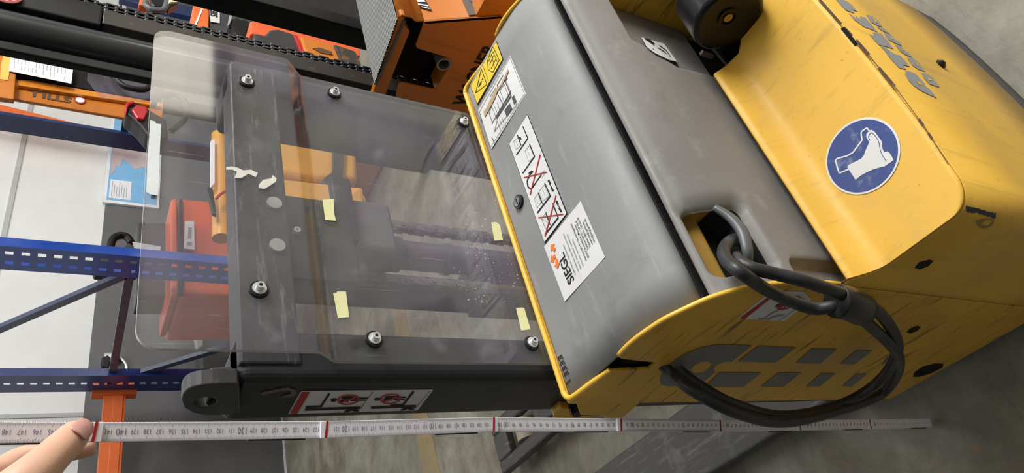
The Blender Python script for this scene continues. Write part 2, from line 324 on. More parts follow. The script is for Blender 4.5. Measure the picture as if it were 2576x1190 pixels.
# bonnet
bp = [(.690, .867), (.66, .8672), (.60, .868), (.545, .8685), (.51, .866), (.485, .8605), (.468, .853), (.457, .8445), (.4525, .836), (.4535, .826), (.458, .818)]
bpp = cat([(0, y, z) for y, z in bp], 4)
mb = MB(); xs = [XL + .002 + (XR - XL - .005) * i / 12 for i in range(13)]
nb = len(bpp); vs = [(x, p.y, p.z) for x in xs for p in bpp]; fs = [[i * nb + j, (i + 1) * nb + j, (i + 1) * nb + j + 1, i * nb + j + 1] for i in range(12) for j in range(nb - 1)]
mb.add(vs, fs); o = mb.build('bonnet', GREY, T, smooth=True); sm = o.modifiers.new('s', 'SOLIDIFY'); sm.thickness = .004; sm.offset = 1 if o.data.polygons[0].normal.z < 0 else -1
BON = o
# front panel with cable pocket and tiller recess
fp = [(.446, .815), (.4425, .824), (.4395, .8275), (.434, .8265), (.428, .8195), (.420, .809), (.412, .793), (.405, .775), (.399, .752), (.394, .725), (.390, .69), (.388, .65), (.387, .60), (.387, .52)]
fpp = cat([(0, y, z) for y, z in fp], 8)
def prof_y(z):
    for a, b in zip(fpp[20:], fpp[21:]):
        if b.z <= z <= a.z: return a.y + (b.y - a.y) * (z - a.z) / (b.z - a.z + 1e-9)
    return .44
def sdbox(x, z, x0, x1, z0, z1, r):
    dx = abs(x - (x0 + x1) / 2) - (x1 - x0) / 2 + r; dz = abs(z - (z0 + z1) / 2) - (z1 - z0) / 2 + r
    return math.hypot(max(dx, 0), max(dz, 0)) + min(max(dx, dz), 0) - r
def sstep(a, b, t): t = min(1, max(0, (t - a) / (b - a))); return t * t * (3 - 2 * t)
def depth_in(x, z):
    d = sdbox(x, z, .362, .4615, .737, .8155, .012); ins = (1 if d < -.00005 else 0) * (.032 + .058 * sstep(.782, .768, z))
    w = .009 + .015 * sstep(.448, .474, x)
    soft = .013 * (1 - min(1, max(0, d) / w)) ** 2
    # lower-left step
    d2 = sdbox(x, z, .2, .372, .60, .712, .008); st = .012 * sstep(.006, -.006, d2)
    # tiller recess: right of a slanted edge, below z=.755
    d3 = max(.750 - x, z - .752, (.79 + (z - .705)) - (x + .004) if z > .70 else -1)
    d3 = max(.749 - x, z - .755, ((z - .700) - (x - .749)) * .707)
    rc = .055 * sstep(.008, -.014, d3)
    return max(ins, soft, st, rc), d, d3
def lin(a, b, st): n = max(1, int(round((b - a) / st))); return [a + (b - a) * i / n for i in range(n)]
gx = lin(XL + .002, .355, .004) + lin(.355, .376, .0008) + lin(.376, .446, .006) + lin(.446, .468, .0007) + lin(.468, .735, .008) + lin(.735, .80, .002) + lin(.80, XR - .003, .008) + [XR - .003]
sp = [fpp[0]]
zs = lin(-.8235, -.80, .0008) + lin(-.80, -.764, .003) + lin(-.764, -.755, .002) + lin(-.755, -.731, .0007) + lin(-.731, -.69, .002) + lin(-.69, -.52, .008) + [-.52]
col = [(p.y, p.z) for p in fpp if p.z > .8235 or fpp.index(p) < 20]
col = [(p.y, p.z) for k, p in enumerate(fpp) if k < 26 ]
col += [(prof_y(-z), -z) for z in zs if -z < col[-1][1] - .0005]
vs = []; fs = []; mi = []; nc = len(col)
for x in gx:
    for k, (y, z) in enumerate(col):
        xo, zo, yo = x, z, y
        if k >= 18:
            d = depth_in(x, z)[1]
            if abs(d) < .0011:
                e_ = .0003; gx_ = (depth_in(x + e_, z)[1] - depth_in(x - e_, z)[1]) / (2 * e_); gz_ = (depth_in(x, z + e_)[1] - depth_in(x, z - e_)[1]) / (2 * e_)
                tgt = 0 if d > -.00005 else -.0001
                xo -= gx_ * (d - tgt); zo -= gz_ * (d - tgt)
                if k > 26: yo = prof_y(zo)
            dd = depth_in(xo, zo)[0] if d <= -.00005 else min(.02, depth_in(xo + (gx_ * .0002 if abs(d) < .0011 else 0), zo + (gz_ * .0002 if abs(d) < .0011 else 0))[0])
            if d > .0011: dd = depth_in(x, z)[0]
        else: dd = 0
        vs.append((xo, yo + dd, zo))
for i in range(len(gx) - 1):
    for j in range(nc - 1):
        fs.append([i * nc + j, (i + 1) * nc + j, (i + 1) * nc + j + 1, i * nc + j + 1])
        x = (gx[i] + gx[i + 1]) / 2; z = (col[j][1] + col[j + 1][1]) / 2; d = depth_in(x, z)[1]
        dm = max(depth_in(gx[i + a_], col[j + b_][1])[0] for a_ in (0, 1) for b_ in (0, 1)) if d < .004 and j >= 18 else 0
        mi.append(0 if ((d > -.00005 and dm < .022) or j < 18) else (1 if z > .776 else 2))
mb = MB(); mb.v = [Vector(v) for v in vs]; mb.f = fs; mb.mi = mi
FPAN = mb.build('front_panel', None, T, smooth=True, mats=[GREY2, mat('shaded_yellow', (.30, .17, .02), .6, spots=(.1, .06, .01), spot_amt=.6, spot_scale=20), VOID])  # pocket floor's yellow is darkened to paint in the shade there
mb = MB(); mb.box(XL + .004, XR - .004, .450, .462, .79, .826); mb.build('gap_seal', BLACK, T)
# hood: top plate, skirt, bumper
def hood_out(inset=0, ztop=True):
    x0, x1, y0 = XL - .004 + inset, XR - .004 - inset, .2055 + inset; pts = [(x0, .372)]
    for k in range(9):
        a = math.pi + math.pi / 2 * k / 8; pts.append((x0 + .042 + .042 * math.cos(a), y0 + .040 + .030 * math.sin(a)))
    for k in range(1, 8): t = k / 8; pts.append((x0 + .042 + (x1 - x0 - .084) * t, y0 + .010 - .010 * math.sin(math.pi * t) ** .6))
    for k in range(9):
        a = 1.5 * math.pi + math.pi / 2 * k / 8; pts.append((x1 - .042 + .042 * math.cos(a), y0 + .040 + .030 * math.sin(a)))
    pts.append((x1, .372)); return pts
HZ = .617
out = hood_out(); n = len(out)
def hood_z(x, y): return HZ + .0365 * max(0, min(1, (y - .333) / .0385)) ** 2.0
mb = MB(); N = 26; rows = []
xa, xb = XL - .004, XR - .004
def ymin(x):
    best = None
    for (ax, ay), (bx, by) in zip(out, out[1:]):
        if ax == bx: continue
        if min(ax, bx) - 1e-6 <= x <= max(ax, bx) + 1e-6:
            t = (x - ax) / (bx - ax); best = ay + (by - ay) * t
    return best if best is not None else .25
def ymax(x):
    c = .83; r = abs(x - c)
    return .372 if r > .10 else .372 - .070 * math.sqrt(max(0, 1 - (r / .10) ** 2)) ** 1.0
xsn = [xa + (xb - xa) * (0.5 - .5 * math.cos(math.pi * i / 90)) for i in range(91)]
vs = []; fs = []
for x in xsn:
    xx = min(max(x, xa + 1e-5), xb - 1e-5); a = ymin(xx); b = ymax(xx)
    for j in range(N + 1):
        y = a + (b - a) * j / N; vs.append((xx, y, hood_z(xx, y)))
for i in range(90):
    for j in range(N): fs.append([i * (N + 1) + j, (i + 1) * (N + 1) + j, (i + 1) * (N + 1) + j + 1, i * (N + 1) + j + 1])
mb.add(vs, fs); HOOD = mb.build('hood_top', Y_TOP, T, smooth=True); s_ = HOOD.modifiers.new('s', 'SOLIDIFY'); s_.thickness = .004; s_.offset = -1
# skirt under the top plate
def wall_strip(pts, z0f, z1f, th, name, m, rows=1):
    mb = MB(); n = len(pts); vs = []; fs = []
    for k in range(rows + 1):
        for (x, y) in pts: vs.append((x, y, z0f(x, y) + (z1f(x, y) - z0f(x, y)) * k / rows))
    for k in range(rows):
        for i in range(n - 1): fs.append([k * n + i, k * n + i + 1, (k + 1) * n + i + 1, (k + 1) * n + i])
    mb.add(vs, fs); o = mb.build(name, m, T, smooth=True); s = o.modifiers.new('s', 'SOLIDIFY'); s.thickness = th; s.offset = 0; return o
side_pts = [(xa, .384), (xa, .375), (xa, .36), (xa, .345), (xa, .33), (xa, .315), (xa, .30), (xa, .28), (xa, .26)]
rs = [(xb + 0, p[1]) for p in side_pts[::-1]]
SK = side_pts + out[1:-1] + rs
SKIRT = wall_strip(SK, lambda x, y: .09, lambda x, y: hood_z(x, y) - .0045, .003, 'hood_skirt', Y_TOP, 3)
wall_strip([(x + (XC - x) * .004, y + .001) for x, y in SK], lambda x, y: .015, lambda x, y: .092, .004, 'rubber_bumper', mat('bumper_rubber', (.06, .06, .06), .6, spots=(.14, .14, .14), spot_amt=.5, spot_scale=15))
wall_strip([(x + (XC - x) * .004, y + .0012) for x, y in SK], lambda x, y: hood_z(x, y) - .0065, lambda x, y: hood_z(x, y) - .003, .002, 'hood_seam', SEAM)
mb = MB()
mb.box(XL + .012, XR - .012, .255, .384, .05, .55); mb.build('drive_housing', VOID, T)
mb = MB(); mb.box(XL - .0005, XL + .003, .380, .388, .07, .62); mb.build('side_groove', SEAM, T)
# slot in the hood
hz = lambda u, v: W(u, v, z=HZ)
ZC = lambda l: zc(l, 1676, 0, 2.861)
polys('chipped_edge', [ZC(line_px(a_, b_, w_)) for a_, b_, w_ in (((1105, 0), (1260, 175), 20), ((1290, 205), (1340, 258), 16), ((1368, 290), (1462, 397), 22), ((1462, 400), (1530, 485), 6), ((1530, 487), (1645, 622), 22), ((1645, 620), (1820, 860), 5), ((1818, 858), (1852, 905), 20), ((1855, 905), (1890, 960), 5), ((1888, 958), (1915, 1000), 18), ((1915, 1000), (2030, 1180), 5))], hz, (0, 0, 1), SEAM, HOOD, .0003)
label_poly('hood_slot', [(2115, 72), (2125, 67), (2160, 112), (2151, 116)], hz, (0, 0, 1), VOID, HOOD, .0004)
# surface mapping on the skirt
def on_skirt(u, v, off=.0022):
    d = ray(u, v); best = None
    for (ax, ay), (bx, by) in zip(SK, SK[1:]):
        ex, ey = bx - ax, by - ay; det = d.x * (-ey) + d.y * ex
        if abs(det) < 1e-9: continue
        # CAM + t d = A + k E
        t = (ax * (-ey) + ay * ex - (CAM.x * (-ey) + CAM.y * ex)) / det
        px, py = CAM.x + t * d.x, CAM.y + t * d.y; k = ((px - ax) * ex + (py - ay) * ey) / (ex * ex + ey * ey)
        if -1e-6 <= k <= 1 + 1e-6 and t > 0 and (best is None or t < best[0]): best = (t, Vector((ey, -ex, 0)).normalized())
    nrm = best[1]; nrm = nrm if nrm.dot(d) < 0 else -nrm
    return CAM + d * best[0] + nrm * off
Q = lambda l: zc(l, 2020, 0, 4.5775)
logo = [Q([(1160, 870), (1165, 835), (1210, 835), (1260, 850), (1300, 880), (1385, 975), (1385, 1000), (1440, 1035), (1525, 1140), (1430, 1100), (1330, 1050), (1250, 990), (1200, 940)]),
 Q([(875, 542), (935, 560), (1040, 635), (1110, 655), (1215, 780), (1135, 760), (1175, 812), (1090, 795), (1045, 745), (975, 670), (920, 590)]),
 Q([(745, 405), (825, 430), (785, 385), (885, 398), (960, 480), (1025, 575), (930, 545), (855, 530)]),
 Q([(510, 160), (600, 225), (590, 195), (650, 240), (640, 205), (700, 212), (780, 300), (845, 382), (740, 340), (680, 318), (620, 270), (575, 240)]),
 Q([(360, 0), (400, -10), (500, 30), (555, 75), (615, 148), (540, 120), (580, 165), (480, 130), (430, 80)]),
 Q([(715, 180), (760, 190), (840, 240), (905, 322), (850, 310), (770, 265)]),
 Q([(840, 322), (920, 340), (1000, 408), (910, 372)]),
 Q([(918, 392), (990, 405), (1050, 470), (1090, 490), (1128, 540), (1040, 505), (970, 470)]),
 Q([(1048, 525), (1110, 540), (1175, 605), (1215, 630), (1250, 675), (1160, 640), (1100, 600)]),
 Q([(1190, 680), (1240, 675), (1310, 725), (1390, 835), (1310, 810), (1240, 760)]),
 Q([(1348, 852), (1420, 865), (1480, 905), (1565, 1018), (1440, 980), (1380, 915)])]
def skirt_polys(name, lst, m, off):
    mb = MB()
    for pl in lst:
        # subdivide edges so the outline follows the curve
        pts = [on_skirt(u, v, off) for u, v in pl]; mb.add(pts, [list(range(len(pts)))])
    return mb.build(name, m, SKIRT)
skirt_polys('lettering', logo, mat('silver_print', (.30, .31, .33), .35), .0022)
holes = [Q([(1290, 950), (1320, 955), (1355, 985), (1350, 1000), (1320, 990)]), Q([(780, 225), (810, 235), (850, 280), (820, 272)]), Q([(985, 435), (1010, 450), (1030, 475), (1000, 462)]), Q([(1110, 568), (1135, 580), (1155, 605), (1125, 592)]), Q([(1262, 730), (1290, 735), (1335, 785), (1295, 770)]), Q([(1405, 905), (1435, 912), (1475, 945), (1430, 940)])]
for h_ in holes: skirt_polys('letter_counter', [h_], Y_TOP, .0026)
ZD = lambda l: zc(l, 1676, 450, 2.861)
tp = [(2143 + 9 * k, 192 + 2.2 * k + random.uniform(-5, 5)) for k in range(25)]; bt = [(2143 + 9 * k, 232 + 2.0 * k * (.6 + .4 * (k / 24)) + random.uniform(-9, 9)) for k in range(25)]
skirt_polys('paint_scrape', [ZD([tp[k], tp[k + 1], bt[k + 1], bt[k]]) for k in range(24)], mat('navy_scrape', (.02, .025, .05), .6), .0022)
skirt_polys('dirt_smear', [ZD([(2215, 292), (2260, 282), (2300, 280), (2345, 286), (2345, 310), (2330, 330), (2300, 345), (2270, 348), (2240, 335), (2225, 315)])], mat('dirt_smear', (.34, .22, .05), .6), .0021)
p = on_skirt(2363, 165, .001); mb = MB(); mb.cyl(p, (0, -1, 0), .0085, .004, 20); mb.cyl(p + Vector((0, -.004, 0)), (0, -1, 0), .007, .004, 20, r2=.003); mb.build('hood_screw', BLKPL, T, auto=True)
# boot sign
n_ = (0, 0, 1); B = lambda l: zc(l, 2050, 290, 5.95)
c = W(2170, 392, z=HZ); R0 = .0555
def disc(c, r, z0, th): return [(c.x + r * math.cos(2 * math.pi * k / 64), c.y + r * math.sin(2 * math.pi * k / 64), z0) for k in range(64)], (0, 0, th)
pr = [W(u, v, z=HZ) for u, v in B([(86, 700), (1335, 510), (840, 105), (600, 1118), (160, 430), (1260, 800)])]
cc = Vector((sum(p.x for p in (pr[0], pr[1])) / 2, sum(p.y for p in (pr[0], pr[1])) / 2, 0)); R0 = (pr[0] - pr[1]).length / 2
cc2 = (pr[2] + pr[3]) / 2; cc = Vector(((cc.x + cc2.x) / 2, (cc.y + cc2.y) / 2, 0)); R0 = (R0 + (pr[2] - pr[3]).length / 2) / 2
mb = MB(); mb.prism(*disc(cc, R0, HZ + .0006, .0004)); SIGN = mb.build('safety_sign', WHITE, T)
mb = MB(); mb.prism(*disc(cc, R0 * .945, HZ + .0011, .0002)); mb.build('sign_field', BLUES, SIGN)
boot = B([(500, 790), (510, 750), (560, 725), (700, 655), (745, 600), (765, 540), (790, 480), (825, 410), (805, 375), (782, 330), (780, 290), (800, 262), (835, 225), (865, 222), (905, 250), (935, 290), (965, 330), (1005, 385), (1015, 430), (1022, 500), (1050, 558), (1105, 542), (1145, 590), (1190, 672), (1140, 710), (1095, 740), (1060, 765), (980, 785), (880, 815), (780, 860), (700, 905), (620, 968)])
mb = MB(); mb.prism([W(u, v, z=HZ) + Vector((0, 0, .0015)) for u, v in boot], (0, 0, .0002))
leg = B([(515, 810), (375, 870), (318, 680), (345, 650), (490, 612), (580, 560), (640, 480), (718, 375), (705, 300), (705, 250), (745, 220), (790, 190), (825, 240)])
for a, b in zip(leg, leg[1:]): mb.prism([W(u, v, z=HZ) + Vector((0, 0, .0015)) for u, v in line_px(a, b, 3.6)], (0, 0, .0002))
mb.build('sign_pictogram', WHITE, SIGN)
mb = MB(); st = B([(835, 380), (812, 330), (830, 285), (865, 262), (905, 300), (955, 370), (975, 430), (990, 520), (1020, 600), (1080, 690)])
for a, b in zip(st, st[1:]): mb.prism([W(u, v, z=HZ) + Vector((0, 0, .0018)) for u, v in line_px(a, b, 1.6)], (0, 0, .0002))
mb.build('sign_outline', BLUES, SIGN)

# side markings on the left plate
SX = XL - .005
S = lambda u, v: W(u, v, x=SX)
SN = (-1, 0, 0)
Z3 = lambda l: zc(l, 1600, 750, 2.6393)
polys('side_logo', [Z3([(160, 540), (165, 510), (200, 465), (260, 405), (340, 360), (430, 325), (520, 308), (600, 305), (768, 312), (632, 418), (585, 420), (530, 440), (512, 470), (525, 488), (410, 583), (200, 580), (165, 570)]),
 Z3([(808, 314), (1064, 325), (925, 425), (675, 417)]), Z3([(1166, 330), (1330, 337), (1222, 432), (1060, 427)]), Z3([(1468, 342), (1568, 346), (1445, 437), (1354, 433)]), Z3([(1670, 385), (1710, 372), (1690, 415), (1630, 440)]),
 Z3([(553, 490), (828, 492), (712, 586), (455, 585)]), Z3([(948, 492), (1095, 492), (980, 584), (828, 584)]), Z3([(1228, 496), (1322, 499), (1218, 583), (1128, 583)]), Z3([(1460, 500), (1530, 503), (1430, 583), (1368, 583)])], S, SN, GRYP, T, .0008, split=True)
polys('side_logo_dot', [Z3([(360, 470), (385, 440), (430, 418), (480, 415), (495, 430), (480, 460), (440, 485), (385, 488)])], S, SN, Y_SIDE, T, .0012)
polys('side_port', [Z3([(1797, 225), (1820, 200), (1870, 182), (1888, 190), (1865, 215), (1820, 232)]), Z3([(1838, 520), (1850, 490), (1900, 455), (1990, 432), (2040, 435), (2030, 460), (1960, 495), (1880, 520)]),
  [(2300, 672), (2312, 658), (2338, 652), (2347, 655), (2335, 668), (2312, 677)]], S, SN, VOID, T, .0006, split=True)
STW = label_poly('warning_sticker', zc([(165, 985), (950, 340), (1010, 310), (1800, 330), (1990, 520), (1320, 1055), (1200, 1060)], 1840, 700, 9.918), S, SN, WHITE, T)
Z4 = lambda l: zc(l, 1840, 700, 9.918)
polys('sticker_header', [Z4([(205, 975), (1090, 320), (1160, 325), (330, 985)])], S, SN, REDS, STW)
polys('sticker_figure', [Z4([(1030, 510), (1090, 450), (1190, 445), (1240, 430), (1340, 432), (1310, 500), (1200, 535), (1100, 545)]), Z4([(1220, 620), (1300, 540), (1460, 480), (1630, 480), (1500, 520), (1420, 590), (1280, 640)]), Z4([(1070, 690), (1160, 620), (1180, 630), (1100, 695)]), Z4([(1310, 640), (1420, 625), (1290, 715)]), Z4([(1700, 580), (1740, 500), (1800, 480)])], S, SN, BLKS, STW)
polys('sticker_drawing', [Z4(line_px((640, 990), (900, 1000), 30)), Z4(line_px((830, 970), (1000, 850), 30)), Z4(line_px((1000, 850), (1160, 780), 25)), Z4(line_px((900, 1010), (1060, 940), 35)), Z4(line_px((1060, 940), (1300, 890), 40)), Z4(line_px((1180, 1040), (1780, 620), 8))], S, SN, GRYLINE, STW)
def ring_px(c, a, b, rot, w, n=28):
    o = []; 
    for k in range(n):
        q = []
        for (kk, s) in ((k, 1), (k + 1, 1), (k + 1, w), (k, w)):
            t = 2 * math.pi * kk / n; x, y = a * s * math.cos(t), b * s * math.sin(t); q.append((c[0] + x * math.cos(rot) - y * math.sin(rot), c[1] + x * math.sin(rot) + y * math.cos(rot)))
        o.append(q)
    return o
polys('sticker_ban', [Z4(q) for q in ring_px((1425, 597), 330, 112, -.42, .8)] + [Z4(line_px((1180, 690), (1650, 520), 40))], S, SN, REDS, STW, .0016)

# bonnet stickers
BZ = .868
Bz = lambda u, v: W(u, v, z=BZ) + Vector((0, 0, .0002)); UP = (0, 0, 1)
Z5 = lambda l: zc(l, 1170, 80, 2.975)
s1 = label_poly('book_sticker', Z5([(238, 68), (290, 208), (96, 548), (42, 405)]), Bz, UP, BLKS, T)
polys('sticker_field', [Z5([(238, 76), (284, 207), (97, 538), (48, 405)])], Bz, UP, YSTK, s1, .0012)
bk = []
tri = [(128, 280), (170, 395), (86, 460)]
for a, b in zip(tri, tri[1:] + tri[:1]): bk.append(line_px(a, b, 4))
bk += [line_px((137, 250), (182, 370), 2), line_px((108, 415), (130, 372), 8), line_px((134, 362), (140, 352), 7)]
book = [(175, 215), (212, 115), (222, 125), (262, 215), (215, 305), (180, 285)]
for a, b in zip(book, book[1:] + book[:1]): bk.append(line_px(a, b, 4))
for a, b in (((182, 225), (216, 150)), ((216, 150), (250, 232)), ((190, 250), (220, 180)), ((200, 280), (240, 200)), ((205, 165), (225, 270))): bk.append(line_px(a, b, 3))
polys('sticker_pictogram', [Z5(q) for q in bk], Bz, UP, BLKS, s1, .0016)
s2 = label_poly('load_sticker', Z5([(340, 178), (458, 465), (200, 878), (100, 590)]), Bz, UP, WHITE, T)
ln = []
for a, b, w in (((205, 690), (350, 440), 3), ((222, 748), (395, 540), 2), ((225, 750), (245, 665), 2), ((245, 665), (270, 735), 2), ((262, 655), (285, 705), 2), ((280, 640), (298, 690), 2), ((240, 650), (350, 480), 8), ((350, 480), (300, 360), 5), ((250, 630), (345, 465), 2), ((290, 545), (240, 450), 5), ((240, 640), (290, 550), 5), ((185, 610), (210, 680), 3), ((185, 610), (240, 450), 2), ((210, 570), (235, 640), 2), ((225, 560), (250, 615), 2), ((245, 530), (265, 590), 2), ((300, 400), (330, 480), 2), ((265, 440), (300, 530), 2), ((300, 530), (345, 455), 2), ((265, 440), (300, 390), 2), ((245, 400), (290, 325), 3), ((245, 400), (250, 440), 2), ((190, 490), (235, 420), 2), ((300, 375), (320, 345), 10), ((315, 375), (350, 460), 2), ((112, 600), (195, 865), 1.5), ((340, 190), (450, 466), 1.5), ((195, 865), (450, 466), 1.5), ((112, 600), (340, 190), 1.5), ((120, 640), (140, 690), 4), ((205, 790), (225, 830), 5), ((395, 530), (385, 545), 2), ((115, 610), (125, 640), 3)):
    ln.append(Z5(line_px(a, b, w)))
ln += [Z5([(300, 590), (340, 535), (358, 575), (318, 640)]), Z5([(355, 495), (372, 475), (390, 520), (372, 545)])]
polys('load_diagram', ln, Bz, UP, mat('dark_grey_print', (.08, .08, .09), .5), s2, .0013)
polys('torn_strip', [Z5([(328, 278), (332, 300), (300, 370), (265, 425), (245, 455), (235, 490), (200, 560), (155, 640), (145, 600), (165, 575), (190, 520), (225, 455), (240, 430), (270, 400), (300, 340)])], Bz, UP, mat('torn_strip_paper', (.46, .34, .20), .8, spots=(.3, .2, .1), spot_amt=.5, spot_scale=90), s2, .0018)
Z6 = lambda l: zc(l, 1270, 280, 2.4808)
def rnd(pts, r=.12):
    out_ = []
    for i, p in enumerate(pts):
        a = pts[i - 1]; b = pts[(i + 1) % len(pts)]
        for t, q in ((r, a), (r * .4, a), (r * .4, b), (r, b)):
            l = math.hypot(q[0] - p[0], q[1] - p[1]); k = min(.45, t * 100 / l); 
            if t == r: out_.append((p[0] + (q[0] - p[0]) * k, p[1] + (q[1] - p[1]) * k))
            else:
                out_.append((p[0] + ((q[0] - p[0])) * k * .75 + 0, p[1] + ((q[1] - p[1])) * k * .75))
    return out_
s3 = label_poly('fork_use_sticker', Z6(rnd([(145, 18), (395, 640), (252, 826), (28, 205)], .10)), Bz, UP, BLKS, T)
polys('sticker_field', [Z6(rnd([(145, 24), (389, 639), (253, 816), (33, 205)], .10))], Bz, UP, WHITE, s3, .0012)
ln = []
for a, b, w in (((78, 275), (150, 170), 7), ((150, 170), (118, 95), 6), ((108, 215), (84, 148), 5), ((118, 388), (192, 283), 7), ((192, 283), (160, 205), 6), ((210, 635), (290, 530), 9), ((290, 530), (255, 450), 7), ((240, 575), (215, 508), 6), ((258, 770), (340, 665), 9), ((340, 665), (305, 575), 7), ((290, 712), (262, 630), 5), ((180, 475), (235, 395), 7), ((278, 430), (290, 455), 12), ((296, 475), (308, 500), 12), ((284, 452), (300, 478), 5), ((328, 560), (340, 585), 12), ((346, 605), (360, 630), 12), ((334, 582), (352, 608), 5), ((98, 160), (106, 178), 12), ((176, 372), (155, 390), 7)):
    ln.append(Z6(line_px(a, b, w)))
arc = [(182, 375), (160, 400), (146, 435), (150, 470), (165, 487), (185, 470)]
for a, b in zip(arc, arc[1:]): ln.append(Z6(line_px(a, b, 8)))
polys('fork_diagram', ln, Bz, UP, BLKS, s3, .0016)
ln = []
for pl in ([(60, 190), (88, 165), (104, 215), (76, 240)], [(132, 250), (160, 215), (188, 285), (156, 315)], [(190, 545), (212, 515), (232, 570), (208, 605)], [(220, 500), (252, 460), (280, 530), (246, 560)], [(235, 670), (260, 640), (285, 700), (262, 735)], [(232, 395), (250, 370), (258, 385), (240, 412)]):
    for a, b in zip(pl, pl[1:] + pl[:1]): ln.append(Z6(line_px(a, b, 2)))
for a, b in (((75, 190), (88, 215)), ((150, 250), (162, 280)), ((240, 485), (256, 520)), ((203, 545), (214, 575)), ((235, 670), (262, 735)), ((260, 640), (285, 700)), ((235, 670), (285, 700))): ln.append(Z6(line_px(a, b, 2)))
polys('pallet_outlines', ln, Bz, UP, GRYLINE, s3, .0016)
ln = [Z6(line_px(a, b, 6)) for a, b in (((228, 272), (165, 522)), ((126, 415), (270, 380)), ((327, 525), (258, 782)), ((216, 665), (372, 643)))]
polys('red_cross', ln[:2], Bz, UP, REDS, s3, .002); polys('red_cross', ln[2:], Bz, UP, REDS, s3, .002)
s4 = label_poly('dealer_sticker', Z6([(475, 560), (628, 910), (377, 1188), (248, 845)]), Bz, UP, WHITE, T)
# sticker's own axes
q0 = Bz(*Z6([(377, 1188)])[0]); q1 = Bz(*Z6([(248, 845)])[0]); q2 = Bz(*Z6([(628, 910)])[0])
ax = (q1 - q0); ay = (q0 - q2); ax0 = ax.normalized(); ay0 = (Vector((0, 0, 1)).cross(ax0)).normalized()
LW = ax.length; LH = (q2 - q0).length
def at(fx, fy): return q0 + ax0 * (LW * fx) - ay0 * (LH * fy) + Vector((0, 0, .0009))
mb = MB(); text(mb, 'SIEGL', at(.13, .335), ax0, ay0, LW * .215, bold=.018, width=.95); mb.build('dealer_name', BLKS, s4)
mb = MB()
for fx, fy in ((.74, .22), (.60, .14), (.74, .08)):
    pass
def arrow(c, ang, l):
    pts = [(-.5, -.22), (.0, -.22), (.0, -.5), (.5, 0), (.0, .5), (.0, .22), (-.5, .22)]; ca, sa = math.cos(ang), math.sin(ang)
    return [at(*c) + ax0 * (l * (x * ca - y * sa)) + ay0 * (l * (x * sa + y * ca)) + Vector((0, 0, .0004)) for x, y in pts]
for c_, a_ in (((.84, .17), 0.3), ((.70, .09), 1.57), ((.57, .13), 2.85)): mb.prism(arrow(c_, a_, LW * .145), (0, 0, .0002))
mb.build('dealer_arrows', ORS, s4)
mb = MB()
text(mb, 'GABELSTAPLER · ARBEITSBÜHNEN', at(.17, .40), ax0, ay0, LW * .036)
text(mb, 'VERTRIEB NEU- UND GEBRAUCHTGERÄTE', at(.17, .48), ax0, ay0, LW * .036)
text(mb, 'SERVICE · ERSATZTEILE · VERMIETUNG', at(.17, .54), ax0, ay0, LW * .036)
text(mb, 'SCHULUNG · FINANZIERUNG', at(.17, .60), ax0, ay0, LW * .036)
for k, s in enumerate(('Hertzstraße 9 / Gewerbegebiet', '85757 Karlsfeld b. München')): text(mb, s, at(.20, .69 + .062 * k), ax0, ay0, LW * .052, bold=.004)
for k, s in enumerate(('Telefon: 08131 / 59 63-0', 'Telefax: 08131 / 59 63-39', 'www.siegl-gmbh.de', 'info@siegl-gmbh.de')): text(mb, s, at(.30, .80 + .052 * k - .0), ax0, ay0, LW * .052, bold=.004)
mb.build('dealer_address', BLKS, s4)
mb = MB(); a = Bz(1437, 962); text(mb, '1', a, (1, 0, 0), (0, 1, 0), .016, bold=.02, shear=-.1)
text(mb, '3333', Bz(1433, 944) , (1, .05, 0), (0, 1, 0), .0145, bold=.015, shear=.1, width=1.2); mb.build('fleet_number', BLKS, T)
c = W(1307, 508, z=BZ); mb = MB(); mb.cyl((c.x, c.y, BZ - .001), (0, 0, 1), .0115, .005, 28); o = mb.build('lock', BLKPL, T, auto=True)
mb = MB(); mb.cyl((c.x, c.y, BZ + .004), (0, 0, 1), .008, .0015, 24); mb.build('lock_core', mat('dark_steel', (.12, .12, .12), .3, .8), o, auto=True)
mb = MB(); mb.box(c.x - .006, c.x + .006, c.y - .001, c.y + .001, BZ + .0055, BZ + .0058); mb.build('key_slot', VOID, o)

# mast
MP = .710
for x0, x1, nm in ((.383, .448, 'l'), (.872, .937, 'r')):
    mb = MB(); mb.box(x0, x1, MP, .818, .06, 1.287)
    mb.build('mast_channel', DARK, T, bevel=.011, seg=4)
mb = MB(); mb.prism([(.400, .7065, 1.219), (.920, .7065, 1.219), (.920, .7065, 1.287), (.400, .7065, 1.287)], (0, .05, 0)); mb.build('crossbar', DARK2, T, bevel=.003)
mb = MB(); mb.box(.383, .937, .72, .80, .10, .30); mb.build('mast_foot', DARK, T, bevel=.004)
# plate welded on left channel top with lifting eye
ep = [W(u, v, x=.378) for u, v in ((455, 1006), (460, 990), (475, 977), (500, 970), (540, 966), (602, 965), (604, 1040), (560, 1045), (520, 1046), (485, 1040), (462, 1026))]
ec = W(516, 1013, x=.378); N_ = 48; mb = MB(); vs = []
def outl(a):
    dy, dz = math.cos(a), math.sin(a); best = .02
    for p, q in zip(ep, ep[1:] + ep[:1]):
        ex, ez = q.y - p.y, q.z - p.z; det = dy * -ez + dz * ex
        if abs(det) < 1e-9: continue
        t = ((p.y - ec.y) * -ez + (p.z - ec.z) * ex) / det; k = (dy * (p.z - ec.z) - dz * (p.y - ec.y)) / (dy * -ez + dz * ex)
        if t > 0 and -1e-6 <= k <= 1 + 1e-6: return t
    return best
for x_ in (.378, .397):
    for k in range(N_):
        a = 2 * math.pi * k / N_; R_ = outl(a); vs += [(x_, ec.y + .0115 * math.cos(a), ec.z + .0115 * math.sin(a)), (x_, ec.y + R_ * math.cos(a), ec.z + R_ * math.sin(a))]
fs = []
